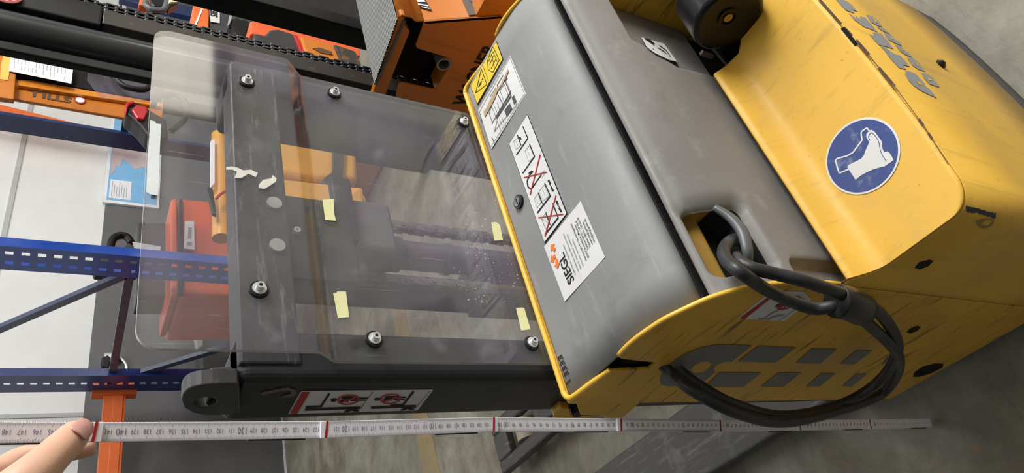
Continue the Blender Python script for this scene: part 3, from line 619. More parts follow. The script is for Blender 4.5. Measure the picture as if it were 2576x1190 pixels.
for k in range(N_):
    a = 2 * k; b = 2 * ((k + 1) % N_); m_ = 2 * N_; fs += [[a, b, b + 1, a + 1], [m_ + a, m_ + a + 1, m_ + b + 1, m_ + b], [a, m_ + a, m_ + b, b], [a + 1, b + 1, m_ + b + 1, m_ + a + 1]]
mb.add(vs, fs); mb.build('lifting_eye', mat('worn_dark_steel', (.055, .055, .055), .4, .2, spots=(.18, .18, .17), spot_amt=.5, spot_scale=40), T, bevel=.0015)
mb = MB(); mb.prism([W(u, v, y=.74) for u, v in ((528, 925), (585, 920), (590, 965), (555, 970), (530, 990))], (0, .03, 0)); mb.build('mast_gusset', STEELD, T, bevel=.002)
# side sticker
SM = lambda u, v: W(u, v, x=.383)
Z7 = lambda l: zc(l, 720, 960, 6.7789)
s5 = label_poly('foot_crush_sticker', Z7([(35, 540), (240, 175), (275, 155), (2490, 130), (2500, 140), (2250, 470), (2200, 485), (50, 545)]), SM, SN, WHITE, T)
polys('sticker_header', [Z7([(62, 528), (265, 168), (400, 166), (188, 526)])], SM, SN, REDS, s5)
fig = []
for a, b, w in (((330, 418), (610, 408), 26), ((320, 462), (1262, 430), 36), ((590, 408), (735, 185), 32), ((1445, 430), (2210, 405), 36), ((1770, 385), (2010, 378), 18), ((1990, 380), (2170, 150), 30), ((1130, 270), (1390, 268), 18), ((1090, 305), (1350, 302), 18), ((1850, 255), (2040, 255), 16), ((1830, 292), (2020, 292), 16), ((920, 320), (1060, 310), 40), ((1000, 240), (1140, 245), 14), ((940, 265), (1180, 270), 30), ((1660, 295), (1800, 290), 36), ((1700, 240), (1850, 240), 14), ((1680, 260), (1880, 262), 26), ((1250, 460), (1480, 155), 5), ((2200, 440), (2450, 145), 4)): fig.append(Z7(line_px(a, b, w)))
def ell(c, a, b, rot=0, n=18, t0=0, t1=2 * math.pi): return [(c[0] + a * math.cos(t) * math.cos(rot) - b * math.sin(t) * math.sin(rot), c[1] + a * math.cos(t) * math.sin(rot) + b * math.sin(t) * math.cos(rot)) for t in [t0 + (t1 - t0) * k / n for k in range(n)]]
fig += [Z7(ell((808, 298), 52, 28, -.1)), Z7(ell((1548, 286), 50, 24, -.1)), Z7([(975, 505), (1050, 450), (1130, 430), (1200, 440), (1245, 495), (1160, 498), (1120, 480), (1060, 502)]), Z7([(1938, 478), (2010, 430), (2080, 412), (2150, 420), (2190, 465), (2110, 470), (2070, 450), (2010, 475)])]
polys('sticker_figures', fig, SM, SN, BLKS, s5)
for c_, a_, b_ in (((1055, 290), 192, ((905, 345), (1200, 238))), ((1775, 277), 180, ((1640, 330), (1920, 225)))):
    polys('sticker_ban', [Z7(q) for q in ring_px(c_, a_, 86, -.08, .82)] + [Z7(line_px(*b_, 26))], SM, SN, REDS, s5, .0017)
hk = [(655, 988), (668, 985), (690, 990), (705, 985), (722, 978), (742, 978), (745, 990), (730, 998), (700, 996), (700, 1000), (735, 1003), (748, 992), (745, 976), (725, 972), (700, 978), (680, 983), (660, 982)]
polys('hook_mark', [[(655, 988), (668, 982), (672, 990), (662, 994)], [(670, 983), (702, 976), (703, 983), (672, 989)], [(700, 976), (725, 973), (746, 980), (747, 990), (732, 998), (702, 998), (712, 994), (732, 988), (730, 981), (705, 983)]], SM, SN, mat('tan_print', (.13, .105, .09), .5), T, .0008)

# centre of the mast: cylinder, chains, brackets
YC = .80
mb = MB(); mb.cyl((.651, YC, .10), (0, 0, 1), .024, .92, 32); mb.cyl((.651, YC, 1.02), (0, 0, 1), .029, .03, 32); mb.cyl((.651, YC, .93), (0, 0, 1), .027, .012, 32); mb.build('lift_cylinder', mat('cylinder_paint', (.15, .15, .155), .35, spots=(.06, .06, .06), spot_amt=.5, spot_scale=15), T, auto=True)
mb = MB(); mb.box(.603, .700, .735, .81, 1.05, 1.135); mb.build('cylinder_head', mat('bracket_paint', (.15, .15, .155), .4), T, bevel=.010, seg=4)
mb = MB(); mb.box(.525, .665, .712, .73, 1.13, 1.235); mb.build('centre_plate', DARK, T, bevel=.002)
mb = MB(); mb.box(.568, .632, .825, .835, .62, 1.20); mb.box(.56, .64, .80, .835, .55, .90); mb.build('inner_carriage', DARK, T, bevel=.004)
mb = MB(); mb.box(.60, .72, .715, .73, 1.118, 1.15); mb.build('chain_yoke', DARK, T, bevel=.004)
def link_chain(cx_, cy_, z0, z1, name='lift_chain', pitch=.0159, side=False, parent=None, w=.010):
    mb = MB(); z = z0; k = 0
    while z < z1:
        # outer plates on the face, alternating levels
        d = .006 if k % 2 == 0 else .003
        for sgn in (-1, 1):
            prof_ = []
            for t in range(24):
                a = 2 * math.pi * t / 24; zz = math.sin(a); xx = math.cos(a)
                zc_ = z + pitch / 2 + (pitch / 2 if zz > 0 else -pitch / 2) + zz * w * .62
                wid = w * .62 * xx * (1 if abs(zz) > .2 else .82)
                prof_.append((wid, zc_))
            pts = [(cx_ + a_, cy_ + sgn * d, b_) for a_, b_ in prof_] if not side else [(cx_ + sgn * d * 1.6, cy_ + a_, b_) for a_, b_ in prof_]
            mb.prism(pts, (0, sgn * .0022, 0) if not side else (sgn * .003, 0, 0))
        ax_ = (0, 1, 0) if not side else (1, 0, 0); L_ = .010 if not side else .0145
        mb.cyl(Vector((cx_, cy_, z)) - Vector(ax_) * L_, ax_, w * .3, 2 * L_, 12)
        z += pitch; k += 1
    return mb.build(name, CHAINM, parent, auto=True)
def leaf_chain(x, y, z0, z1, parent, pitch=.0185):
    mb = MB(); z = z0; k = 0
    while z < z1:
        for dx in ((-.0165, -.0055, .0055, .0165) if k % 2 == 0 else (-.011, 0, .011)):
            pts = []
            for t in range(16):
                a = 2 * math.pi * t / 16; zz = math.sin(a); yy = math.cos(a)
                pts.append((x + dx - .0022, y + yy * .011, z + pitch / 2 + (pitch / 2 if zz > 0 else -pitch / 2) + zz * .0080))
            mb.prism(pts, (.0044, 0, 0))
        mb.cyl((x - .0195, y, z), (1, 0, 0), .005, .039, 10); z += pitch; k += 1
    return mb.build('lift_chain', mat('oiled_chain', (.022, .022, .026), .30, .3), parent, auto=True)
c1 = W(1000, 571, y=.79); c2 = W(1000, 708, y=.79)
link_chain(c1.x, .79, .62, 1.12, parent=T, pitch=.0195, w=.0125); link_chain(c2.x, .79, .88, 1.12, parent=T, pitch=.0195, w=.0125)
mb = MB(); mb.cyl((c2.x, .79, .80), (0, 0, 1), .007, .09, 14); mb.build('chain_anchor', mat('brass', (.35, .26, .10), .4, .7), T, auto=True)
for u, v in ((692, 506), (700, 612)):
    mb = MB(); p = W(u, v, y=.70); mb.cyl((p.x, .712, p.z), (0, -1, 0), .010, .0095, 24); mb.build('crossbar_plug', STEEL, T, auto=True)
p = W(750, 573, y=.70); mb = MB(); mb.cyl((p.x, .713, p.z), (0, -1, 0), .0045, .008, 20); mb.ring((p.x, .705, p.z), (0, -1, 0), .0045, .0022, .002, 20); mb.build('plate_bolt', STEEL, T, auto=True)

# clear shield
def shield():
    yu, yl = .6815, .7000; th = .005
    x0u, x1u = W(808, 884, y=yu).x, W(722, 148, y=yu).x
    x0l, x1l = W(1400, 915, y=yl).x, W(758, 190, y=yl).x
    zt = W(345, 870, y=yu).z + .002; zf1 = W(808, 884, y=yu).z; zf2 = W(843, 912, y=yl).z; zb = .845
    r = .022; rows = []   # (z, y, x0, x1)
    for k in range(9):
        a = math.pi / 2 * (1 - k / 8); rows.append((zt - r + r * math.sin(a), yu, x0u + r - r * math.cos(a), x1u - r + r * math.cos(a)))
    rows += [(zf1 + .003, yu, x0u, x1u), (zf1, yu + .001, x0u, x1u), (zf2, yl - .0015, x0l, x1l), (zf2 - .003, yl, x0l, x1l), (zb, yl, x0l, x1l)]
    NX = 8; mb = MB(); vs = []; m = len(rows)
    for z, y, a, b in rows:
        for i in range(NX + 1): vs.append((a + (b - a) * i / NX, y, z))
    base = len(vs)
    for z, y, a, b in rows:
        for i in range(NX + 1): vs.append((a + (b - a) * i / NX, y + th, z))
    fs = []; mi = []
    for k in range(m - 1):
        for i in range(NX):
            q = [k * (NX + 1) + i, k * (NX + 1) + i + 1, (k + 1) * (NX + 1) + i + 1, (k + 1) * (NX + 1) + i]
            fs.append(q); mi.append(0); fs.append([base + t for t in q[::-1]]); mi.append(0)
        for i in (0, NX):
            a = k * (NX + 1) + i; b = (k + 1) * (NX + 1) + i; fs.append([a, b, base + b, base + a]); mi.append(1)
    for k in (0, m - 1):
        for i in range(NX):
            a = k * (NX + 1) + i; fs.append([a, a + 1, base + a + 1, base + a]); mi.append(1)
    mb.v = [Vector(v) for v in vs]; mb.f = fs; mb.mi = mi
    return mb.build('clear_shield', None, T, mats=[PLEXI, PEDGE])
SH = shield()
def bolt(u, v, y):
    p = W(u, v, y=y - .004); c = Vector((p.x, y, p.z)); f = Vector((0, -1, 0))
    mb = MB(); mb.cyl(c, f, .0118, .0035, 28, r2=.0108); w = mb.build('rubber_washer', BLACK, SH, auto=True)
    mb = MB(); c2_ = c + f * .0035; mb.cyl(c2_, f, .0082, .0015, 26)
    c3 = c2_ + f * .0015; mb.cyl(c3, f, .0046, .0058, 24); mb.ring(c3 + f * .0058, f, .0046, .0024, .0010, 24); o = mb.build('shield_bolt', STEEL, SH, auto=True)
    mb = MB(); mb.cyl(c3 + f * .0058, f, .0022, .0003, 6); mb.build('hex_socket', VOID, SH)
for u, v in ((653, 725), (622, 203)): bolt(u, v, .6815)
for u, v in ((943, 851), (842, 232), (1340, 861), (1167, 306)): bolt(u, v, .700)
PL = lambda u, v: W(u, v, y=.6992); PU = lambda u, v: W(u, v, y=.6808); FN = (0, -1, 0)
for q in ([(811, 503), (839, 501), (841, 540), (845, 556), (818, 554)], [(838, 738), (846, 737), (848, 734), (870, 734), (878, 798), (850, 801)], [(1236, 560), (1248, 559), (1251, 562), (1257, 566), (1265, 605), (1243, 606)], [(1298, 775), (1314, 774), (1319, 777), (1334, 829), (1311, 832)]): label_poly('masking_tape', q, PL, FN, TAPEY, SH, .0002, .0004)
label_poly('white_tape', [(378, 303), (390, 306), (393, 312), (405, 313), (401, 400), (398, 480), (396, 492), (378, 490), (368, 484), (371, 400)], PU, FN, mat('white_tape_film', (.72, .77, .78), .4), SH, .0002, .0004)
Z8 = lambda l: zc(l, 500, 350, 2.976)
label_poly('torn_label', Z8([(205, 215), (240, 210), (290, 220), (330, 240), (390, 235), (440, 260), (425, 290), (370, 265), (320, 295), (265, 295), (285, 250), (250, 235), (205, 235)]), PU, FN, TORN, SH, .0002, .0015)
label_poly('torn_label', Z8([(450, 345), (480, 310), (540, 300), (550, 275), (580, 300), (575, 325), (520, 360), (490, 378), (448, 372)]), PU, FN, TORN, SH, .0002, .0015)
mb = MB()
for _ in range(110):   # dried glue flakes on the lower part
    t = random.random(); u = random.gauss(1195, 22) if t < .6 else random.gauss(1265, 40); v = (random.uniform(500, 770) if t < .6 else random.uniform(560, 760)); 
    p = PL(u, v)
    if p.z < .875: continue
    a = random.uniform(0, 3.14); l = random.uniform(.0003, .0015); w = l * random.uniform(.3, .7)
    mb.prism([(p.x + l * math.cos(a + b) * (1 if b in (0, math.pi) else w / l), p.y - .0003, p.z + l * math.sin(a + b) * (1 if b in (0, math.pi) else w / l)) for b in (0, math.pi / 2, math.pi, 1.5 * math.pi)], (0, -.0002, 0))
o = mb.build('glue_flakes', TORN, SH); o['kind'] = 'stuff'

# left yellow carriage brackets
mb = MB(); mb.prism([W(u, v, x=.352) for u, v in ((1448, 1004), (1625, 1004), (1611, 1013), (1566, 1052), (1525, 1051), (1523, 1046), (1462, 1045), (1458, 1038))], (.02, 0, 0)); mb.build('bracket', Y_SIDE, T, bevel=.0015)
mb = MB(); mb.prism([W(u, v, x=.372) for u, v in ((1392, 1042), (1412, 1026), (1432, 1030), (1440, 1048), (1400, 1050), (1392, 1050))], (.02, 0, 0)); mb.prism([W(u, v, x=.372) for u, v in ((1400, 1070), (1530, 1076), (1500, 1086), (1425, 1090), (1405, 1086))], (.02, 0, 0)); mb.build('carriage_guard', Y_SIDE, T, bevel=.002)
mb = MB(); mb.cyl(W(1462, 1040, x=.37), (1, 0, 0), .014, .02, 24); mb.build('guide_roller', BLACK, T, auto=True)
# fork legs
mb = MB(); mb.box(.385, .562, .80, 2.15, .045, .082); mb.box(.40, .545, .80, 2.05, .02, .045); mb.build('fork', STEELD, T, bevel=.008, seg=3)
mb = MB(); mb.box(.752, .800, .80, 2.12, .045, .082); mb.box(.895, .945, .80, 2.12, .045, .082); mb.box(.80, .895, .80, 1.84, .045, .082); mb.box(.798, .897, 2.03, 2.12, .045, .082); mb.build('fork', STEELD, T, bevel=.010, seg=3)
mb = MB(); mb.cyl((.81, 1.95, .042), (1, 0, 0), .041, .075, 32); mb.build('load_wheel', TAN, T, auto=True)
mb = MB(); mb.cyl((.46, .30, .04), (1, 0, 0), .04, .05, 24); mb.build('castor_wheel', BLACK, T, auto=True)

# tiller
tcn = W(1812, 20, x=.79)
mb = MB()
mb.cyl(tcn + Vector((-.032, 0, 0)), (1, 0, 0), .056, .075, 48)
o = mb.build('tiller_knuckle', BLKPL, T, bevel=.008, seg=3); o.data.polygons.foreach_set('use_smooth', [True] * len(o.data.polygons)); o.data.set_sharp_from_angle(angle=.6)
mb = MB(); f0 = tcn + Vector((-.032, 0, 0)); mb.ring(f0 + Vector((0, -.004, .008)), (-1, 0, 0), .0155, .0115, .003, 32); mb.build('pivot_ring', BLKPL, o, auto=True)
mb = MB(); mb.cyl(f0 + Vector((0, -.004, .008)), (-1, 0, 0), .0068, .003, 20); mb.build('pivot_pin', mat('brass_pin', (.40, .27, .08), .4, .8, bump=.5, bump_scale=300), o, auto=True)
mb = MB(); q = tcn
mb.prism([(.766, q.y + a, q.z + b) for a, b in ((-.042, .0), (-.030, -.05), (.0, -.09), (.06, -.13), (.085, -.12), (.075, -.07), (.06, -.03), (.045, .01), (.0, .03))], (.075, 0, 0)); mb.build('tiller_fork', BLKPL, T, bevel=.008, seg=3)
mb = MB(); mb.tube([q + Vector((.005, 0, 0)), W(1800, -120, x=.80), W(1780, -300, x=.80), W(1740, -520, x=.80)], [.028, .028, .024, .022], 24); mb.build('tiller_arm', BLKPL, T, smooth=True)
mb = MB(); p = W(1778, 138, x=.756); mb.box(p.x - .002, p.x + .004, p.y - .004, p.y + .004, p.z - .014, p.z + .012); mb.build('tiller_stop', STEELD, T, bevel=.001)
# hand-trap warning in the recess
def RS(u, v):
    d = ray(u, v); t = .6
    while t < 1.8:
        p = CAM + d * t
        if .5 < p.z < .8 and p.y >= prof_y(p.z) + depth_in(p.x, p.z)[0]: return p
        t += .0005
    return W(u, v, y=.44)
s6 = label_poly('hand_sticker', [(1612, 97), (1668, 113), (1700, 158), (1682, 155), (1645, 137), (1625, 122)], RS, FN, WHITE, T, .0025, .0006)
polys('hand_drawing', [[(1618, 100), (1632, 103), (1645, 115), (1638, 112), (1648, 125), (1658, 136), (1648, 132), (1640, 128), (1630, 118)]], RS, FN, BLKS, s6, .0036)
polys('hand_drawing', [line_px(a, b, 1.4) for a, b in (((1655, 118), (1672, 130)), ((1672, 130), (1684, 148)), ((1684, 148), (1672, 146)), ((1672, 146), (1658, 136)), ((1652, 124), (1668, 134)), ((1668, 134), (1678, 146)))], RS, FN, BLKS, s6, .0036)

# connector handle and charger cables
def WD(u, v, d): return CAM + ray(u, v) * d
def onp(u, v, yo):   # point over the pocket at given y
    return W(u, v, y=yo)
mb = MB(); hp = cat([onp(1798, 522, .405), onp(1838, 548, .398), onp(1868, 585, .395), onp(1880, 630, .397), onp(1882, 660, .405)], 6)
mb.tube(hp, [.0045 + .0022 * math.sin(math.pi * i / (len(hp) - 1)) for i in range(len(hp))], 10, flat=1.3); mb.build('plug_handle', mat('plug_grey', (.10, .11, .115), .38), T, smooth=True)
mb = MB(); a = onp(1870, 625, .44); mb.box(a.x - .03, a.x + .025, .43, .47, a.z - .02, a.z + .02); mb.build('battery_plug', BLKPL, T, bevel=.005)
CR = .0076
pa = [onp(1866, 640, .45), onp(1872, 612, .425), onp(1845, 603, .410), onp(1822, 625, .400), onp(1828, 655, .392), onp(1870, 690, .38), W(1940, 735, x=.325), W(2040, 775, x=.305), W(2120, 775, x=.295), W(2195, 825, x=.290), W(2262, 905, x=.285), W(2225, 985, x=.280), W(2120, 1030, x=.262), W(1975, 1062, x=.245), W(1855, 1040, x=.255), W(1745, 985, x=.29), W(1688, 938, x=.325), W(1655, 905, x=.345), Vector((.375, .585, .80))]
pb = [onp(1875, 660, .45), onp(1858, 645, .43), onp(1850, 650, .40), onp(1885, 672, .385), W(1955, 690, x=.33), W(2040, 712, x=.312), W(2135, 748, x=.300), W(2215, 790, x=.294), W(2258, 875, x=.29), W(2215, 955, x=.283), W(2120, 1015, x=.272), W(1975, 1046, x=.262), W(1850, 1018, x=.272), W(1760, 970, x=.305), W(1700, 925, x=.335), W(1672, 905, x=.345), Vector((.375, .592, .79))]
mb = MB(); mb.tube(cat(pa, 12), CR, 16); mb.build('charging_cable', CABLE, T, smooth=True)
mb = MB(); mb.tube(cat(pb, 12), CR, 16); mb.build('charging_cable', CABLE, T, smooth=True)
mb = MB(); ca = cat(pa, 12)[7 * 12 + 7:8 * 12 + 6]; cb = cat(pb, 12)
ma = []
for p in ca:
    qn = min(cb, key=lambda c_: (c_ - p).length); ma.append((p + qn) / 2)
mb.tube(ma, .0200, 20); mb.build('cable_tape', mat('black_tape', (.012, .012, .012), .35), T, smooth=True)

# ------------------------------------------------------------------ folding rule
jo = [(0, 2345, 1064), (22, 2187, 1067), (42, 2010, 1070), (62, 1810, 1071), (82, 1560, 1069), (102, 1240, 1068), (122, 820, 1081), (142, 238, 1087), (162, -620, 1092)]
def ry(h): return .6917 - .0308 * h / 100
JP = [W(u, v, y=ry(h)) for h, u, v in jo]
FR = thing('folding_rule', (JP[0].x, JP[0].y, 0), 'white folding rule standing upright in front of the stacker, held by a hand', 'ruler')
for k in range(len(JP) - 1):
    a, b = JP[k], JP[k + 1]; d = (b - a).normalized(); nr = Vector((-.37, -.93, 0)); nr = (nr - d * nr.dot(d)).normalized(); wdv = d.cross(nr).normalized()
    if wdv.x < 0: wdv = -wdv
    wdt = .0083; off = nr * (.0017 if k % 2 else -.0017)
    ea = a - d * .006 if k else a; eb = b + d * .006
    mb = MB(); mb.prism([ea + wdv * wdt + off, eb + wdv * wdt + off, eb - wdv * wdt + off, ea - wdv * wdt + off], -nr * .003); seg_ = mb.build('rule_segment', RULE, FR, bevel=.0004, seg=1)
    tk = MB(); h0 = jo[k][0]; h1 = jo[k + 1][0]; face = off + nr * .0003
    for mm in range(h0 * 10 + 2, min(h1, 150) * 10 - 2):
        if h0 < 60 and mm % 5: continue
        c_ = a + (b - a) * ((mm / 10 - h0) / (h1 - h0)) + face; L_ = .0042 if mm % 10 == 0 else (.0034 if mm % 5 == 0 else .0026); w_ = .00012
        for sgn in (1, -1):
            e_ = c_ + wdv * wdt * sgn; tk.add([e_ + d * w_, e_ - d * w_, e_ - wdv * sgn * L_ - d * w_, e_ - wdv * sgn * L_ + d * w_], [(0, 1, 2, 3)])
    for cm in range(h0 + 1, min(h1, 150)):
        c_ = a + (b - a) * ((cm - h0) / (h1 - h0)) + face; big = cm % 10 == 0
        text(tk, str(cm), c_ + wdv * (.0022 if not big else .003) - d * (.0004), d, -wdv, .0062 if not big else .0085, depth=.0001, align='CENTER', width=.72, bold=.0)
    tk.build('scale_marks', mat('rule_print', (.20, .18, .26), .5), seg_)
    if k:
        mb = MB(); c_ = a + nr * (.0017 + .0004); mb.prism([c_ + wdv * wdt + d * .0006, c_ - wdv * wdt + d * .0018, c_ - wdv * wdt - d * .0006, c_ + wdv * wdt - d * .0018], nr * .0002); mb.build('joint_mark', RED, seg_)
    mb = MB(); mb.prism([a + d * .02 - wdv * (wdt - .0008) - nr * .002, a + d * .075 - wdv * (wdt - .0008) - nr * .002, a + d * .075 - wdv * (wdt + .0012) - nr * .002, a + d * .02 - wdv * (wdt + .0012) - nr * .002], -nr * .002); mb.build('rule_hinge', BLACK, seg_)

# ------------------------------------------------------------------ hand
def hand():
    ty = .668
    HN = None
    V = []; E = []; Rr = []
    def ad(p, r, par=None):
        V.append(p); Rr.append(r); i = len(V) - 1
        if par is not None: E.append((par, i))
        return i
    palm = ad(W(-150, 1420, y=.60), .022)
    pw = V[palm]; wr = ad(pw + Vector((-.065, -.02, -.02)), .021, palm); fa = ad(pw + Vector((-.15, -.07, -.06)), .026, wr); ad(pw + Vector((-.27, -.17, -.12)), .032, fa)
    p2 = ad(W(-60, 1300, y=.615), .020, palm)
    # thumb in front of the rule
    t1 = ad(W(50, 1230, y=.605), .0165, p2); t2 = ad(W(105, 1175, y=.612), .0135, t1); t3 = ad(W(140, 1140, y=.618), .0120, t2); t4 = ad(W(172, 1110, y=.624), .0118, t3); t5 = ad(W(194, 1088, y=.628), .0105, t4); t6 = ad(W(204, 1078, y=.631), .0075, t5)
    # index finger behind the rule
    k1 = ad(W(-110, 1270, y=.66), .0150, palm); i1 = ad(W(-20, 1205, y=.675), .0112, k1); i2 = ad(W(45, 1158, y=.686), .0102, i1); i3 = ad(W(110, 1138, y=.686), .0094, i2); i4 = ad(W(180, 1132, y=.684), .0090, i3); i5 = ad(W(225, 1122, y=.682), .0084, i4); i6 = ad(W(244, 1117, y=.681), .0070, i5)
    # middle, ring and little finger curled out below
    for a, (dx, dy, y) in enumerate(((-30, 55, .70), (-60, 100, .705), (-90, 140, .71))):
        b = ad(W(-160 + dx * .3, 1330 + dy * .6, y=.665), .0125 - .001 * a, palm); c_ = ad(W(-60 + dx, 1250 + dy, y=y - .01), .0102 - .0008 * a, b); d_ = ad(W(30 + dx, 1215 + dy, y=y), .0092 - .0007 * a, c_); ad(W(100 + dx, 1215 + dy, y=y - .01), .0080 - .0006 * a, d_)
    me = bpy.data.meshes.new('person'); me.from_pydata([tuple(p) for p in V], E, [])
    o = bpy.data.objects.new('person', me); COL.objects.link(o); me.materials.append(SKIN)
    s = o.modifiers.new('skin', 'SKIN'); s.use_smooth_shade = True; s.branch_smoothing = .6
    sv = me.skin_vertices[0].data
    for i, r in enumerate(Rr): sv[i].radius = (r * 1.18, r * 1.18)
    sv[0].use_root = True
    o.modifiers.new('sub', 'SUBSURF').levels = 3; o.modifiers['sub'].render_levels = 3
    tag(o, 'person with only a bare hand in view, pinching the white folding rule', 'person')
    # thumb nail: curved plate on the camera side of the last joint
    tip = W(205, 1077, y=.628); rt = W(172, 1112, y=.622); ax_ = (tip - rt).normalized(); toc = (CAM - tip).normalized(); nrm = (toc - ax_ * toc.dot(ax_)).normalized(); sd = ax_.cross(nrm)
    # nail sits towards the upper side of the thumb
    nrm2 = (nrm * .90 + sd * .10).normalized(); sd2 = ax_.cross(nrm2)
    mb = MB(); n1, n2 = 10, 10; vs = []; fs = []
    base = rt + (tip - rt) * .52
    for i in range(n1 + 1):
        u = -1 + 2 * i / n1
        for j in range(n2 + 1):
            v = -1 + 2 * j / n2; hw = .0088 * (1 - .10 * u) * math.sqrt(max(0, 1 - (max(0, abs(u) - .55) / .45) ** 2 * .75)); ang = v * hw / .0136
            rad = .0135 - .0026 * max(0, u) ** 2
            vs.append(base + ax_ * (u * .0092) + nrm2 * (rad * math.cos(ang)) + sd2 * (rad * math.sin(ang)))
    for i in range(n1):
        for j in range(n2): fs.append([i * (n2 + 1) + j, i * (n2 + 1) + j + 1, (i + 1) * (n2 + 1) + j + 1, (i + 1) * (n2 + 1) + j])
    mb.add(vs, fs); nl = mb.build('thumbnail', NAIL, o, smooth=True); sl = nl.modifiers.new('s', 'SOLIDIFY'); sl.thickness = .0006; sl.offset = 1
    return o
hand()

# ------------------------------------------------------------------ orange neighbour (side plate plane x = 1.2)
NB = thing('orange_pallet_stacker', (1.5, .85, 0), 'orange pallet stacker with black mast and ribbed mat, parked right beside the yellow one', 'pallet truck')
OX = lambda u, v: W(u, v, x=1.2)
mb = MB(); mb.prism([OX(*p) for p in [(925, 275), (943, 217), (1003, 44), (1010, 36), (1020, 40), (1014, 54), (1011, 64), (1022, 70), (1031, 81), (974, 226), (960, 290)]], (.02, 0, 0)); mb.build('rear_flange', ORANGE, NB, bevel=.002)
mb = MB(); pl = [(1068, 54), (1262, 40), (1330, 130), (1235, 420), (990, 330), (998, 232), (1003, 214), (1010, 208), (1088, 226), (1098, 223), (1104, 216), (1132, 165), (1131, 154), (1120, 143), (1050, 122), (1046, 115)]
mb.prism([OX(*p) for p in pl], (.006, 0, 0)); SPN = mb.build('side_plate', ORANGE, NB, bevel=.001)
mb = MB(); mb.box(1.206, 1.78, .50, .88, .05, .80); mb.build('body', ORANGE, NB)
mb = MB(); a = OX(1068, 54); b = OX(1262, 40); c_ = OX(1010, 60)
mb.prism([(1.262, a.y + .004, a.z), (1.262, b.y, b.z), (1.262, b.y, b.z - .3), (1.262, .90, b.z - .3), (1.262, .90, .92), (1.262, c_.y, c_.z)], (.5, 0, 0)); mb.build('battery_bay', VOID, NB)
mb = MB(); mb.prism([(1.2, a.y, a.z), (1.2, b.y, b.z), (1.2, b.y + .004, b.z - .006), (1.2, a.y + .005, a.z - .004)], (.58, 0, 0)); mb.build('battery_cover', ORANGE, NB)
mb = MB(); tb = cat([(1.2, .718, .957), (1.2, .712, .948), (1.2, .709, .93), (1.2, .714, .918), (1.2, .709, .905), (1.2, a.y, a.z)], 4); vs = []; fs = []
mb.add([p for p in tb] + [p + Vector((.58, 0, 0)) for p in tb], [[i, i + 1, len(tb) + i + 1, len(tb) + i] for i in range(len(tb) - 1)]); o = mb.build('cover_hinge', ORANGE, NB, smooth=True); o.modifiers.new('s', 'SOLIDIFY').thickness = .003
# ribbed mat on top
mat_top = MB(); NR = 26; vs = []; y0, y1 = .722, .893
for i in range(NR * 4 + 1):
    y = y0 + (y1 - y0) * i / (NR * 4); z = .957 - .013 * (y - y0) / (y1 - y0) + .0016 * (1 if i % 4 in (1, 2) else 0)
    vs += [(1.196, y, z), (1.78, y, z)]
fs = [[2 * i, 2 * i + 1, 2 * i + 3, 2 * i + 2] for i in range(NR * 4)]
mat_top.add(vs, fs); mat_top.box(1.197, 1.78, y0, y1, .938, .9435); mat_top.build('ribbed_mat', MATG, NB)
mb = MB(); pc = OX(1116, 160); mb.ring(pc + Vector((-.004, 0, 0)), (1, 0, 0), .0165, .0125, .06, 28); mb.build('pipe_end', mat('pipe_steel', (.30, .28, .25), .35, .7), NB, auto=True)
mb = MB()
wa = OX(1158, 268); we = OX(1233, 96); dz = Vector((0, 0, 1)); dx_ = Vector((0, -1, -.0)); text(mb, 'WAGNER', OX(1169, 267) + Vector((-.0008, 0, 0)), Vector((0, -1, .02)), (0, 0, 1), .047, bold=.03, width=.86); mb.build('lettering', BLKS, SPN)
mb = MB(); TS = lambda u, v: Wp(u, v, (1.2, a.y, a.z), Vector((0, a.z - b.z, -(a.y - b.y))).cross(Vector((0, 0, 0))) if False else Vector((0, -(a.z - b.z), (a.y - b.y))).normalized())
cn = Vector((0, -(a.z - b.z), (a.y - b.y))).normalized()
s7 = label_poly('type_plate', [(1032, 0), (1066, -6), (1087, 30), (1040, 16)], TS, cn, BLKS, NB, .002)
polys('plate_print', [[(1042, 0), (1064, -4), (1070, 8), (1047, 8)], line_px((1050, 13), (1078, 18), 3), line_px((1060, 20), (1082, 25), 2)], TS, cn, PAPER, s7, .003)
label_poly('hatch_panel', [(1158, -10), (1258, -20), (1250, 34), (1180, 41)], TS, cn, mat('hatch_grey', (.10, .085, .075), .45), NB, .001, .002)
mb = MB(); p = TS(1212, 0); mb.cyl(p, cn, .028, .006, 32); mb.cyl(p + cn * .006, cn, .018, .004, 28); mb.build('filler_cap', mat('cap_grey', (.13, .12, .115), .4), NB, auto=True)
# its mast
MYN = 1.0
def vx(u, v, y=MYN): return W(u, v, y=y).x
xa1 = vx(350, 192); xa1b = vx(350, 192, 1.12); 
mb = MB(); mb.box(xa1, xa1 + .024, 1.0, 1.018, .10, 2.4); mb.build('mast_channel', BLKPL, NB, bevel=.003)
mb = MB(); xp = (vx(350, 108) + vx(350, 176)) / 2 + .012; mb.cyl((xp, 1.02, .30), (0, 0, 1), .040, 2.1, 40); mb.build('lift_cylinder', mat('gloss_black_paint', (.018, .02, .024), .22, coat=.4), NB, auto=True)
xb1 = vx(350, 88); xb2 = vx(350, 54)
mb = MB(); mb.box(xb1 + .004, xb2 + .006, .995, 1.05, .10, 1.46); mb.build('mast_bar', BROWN, NB, bevel=.002)
mb = MB(); mb.box(xa1b + .004, xb2 + .01, 1.07, 1.12, .10, 2.4); mb.box(xb1 - .01, xb2 + .012, .99, 1.05, 1.462, 2.4); mb.build('mast_plate', BLKPL, NB, bevel=.004)
cxn = vx(350, 41); leaf_chain(cxn, 1.01, .55, 1.75, NB)
mb = MB(); mb.box(cxn - .014, cxn + .010, 1.024, 1.05, .10, 1.8); mb.build('chain_guide', BLACK, NB)
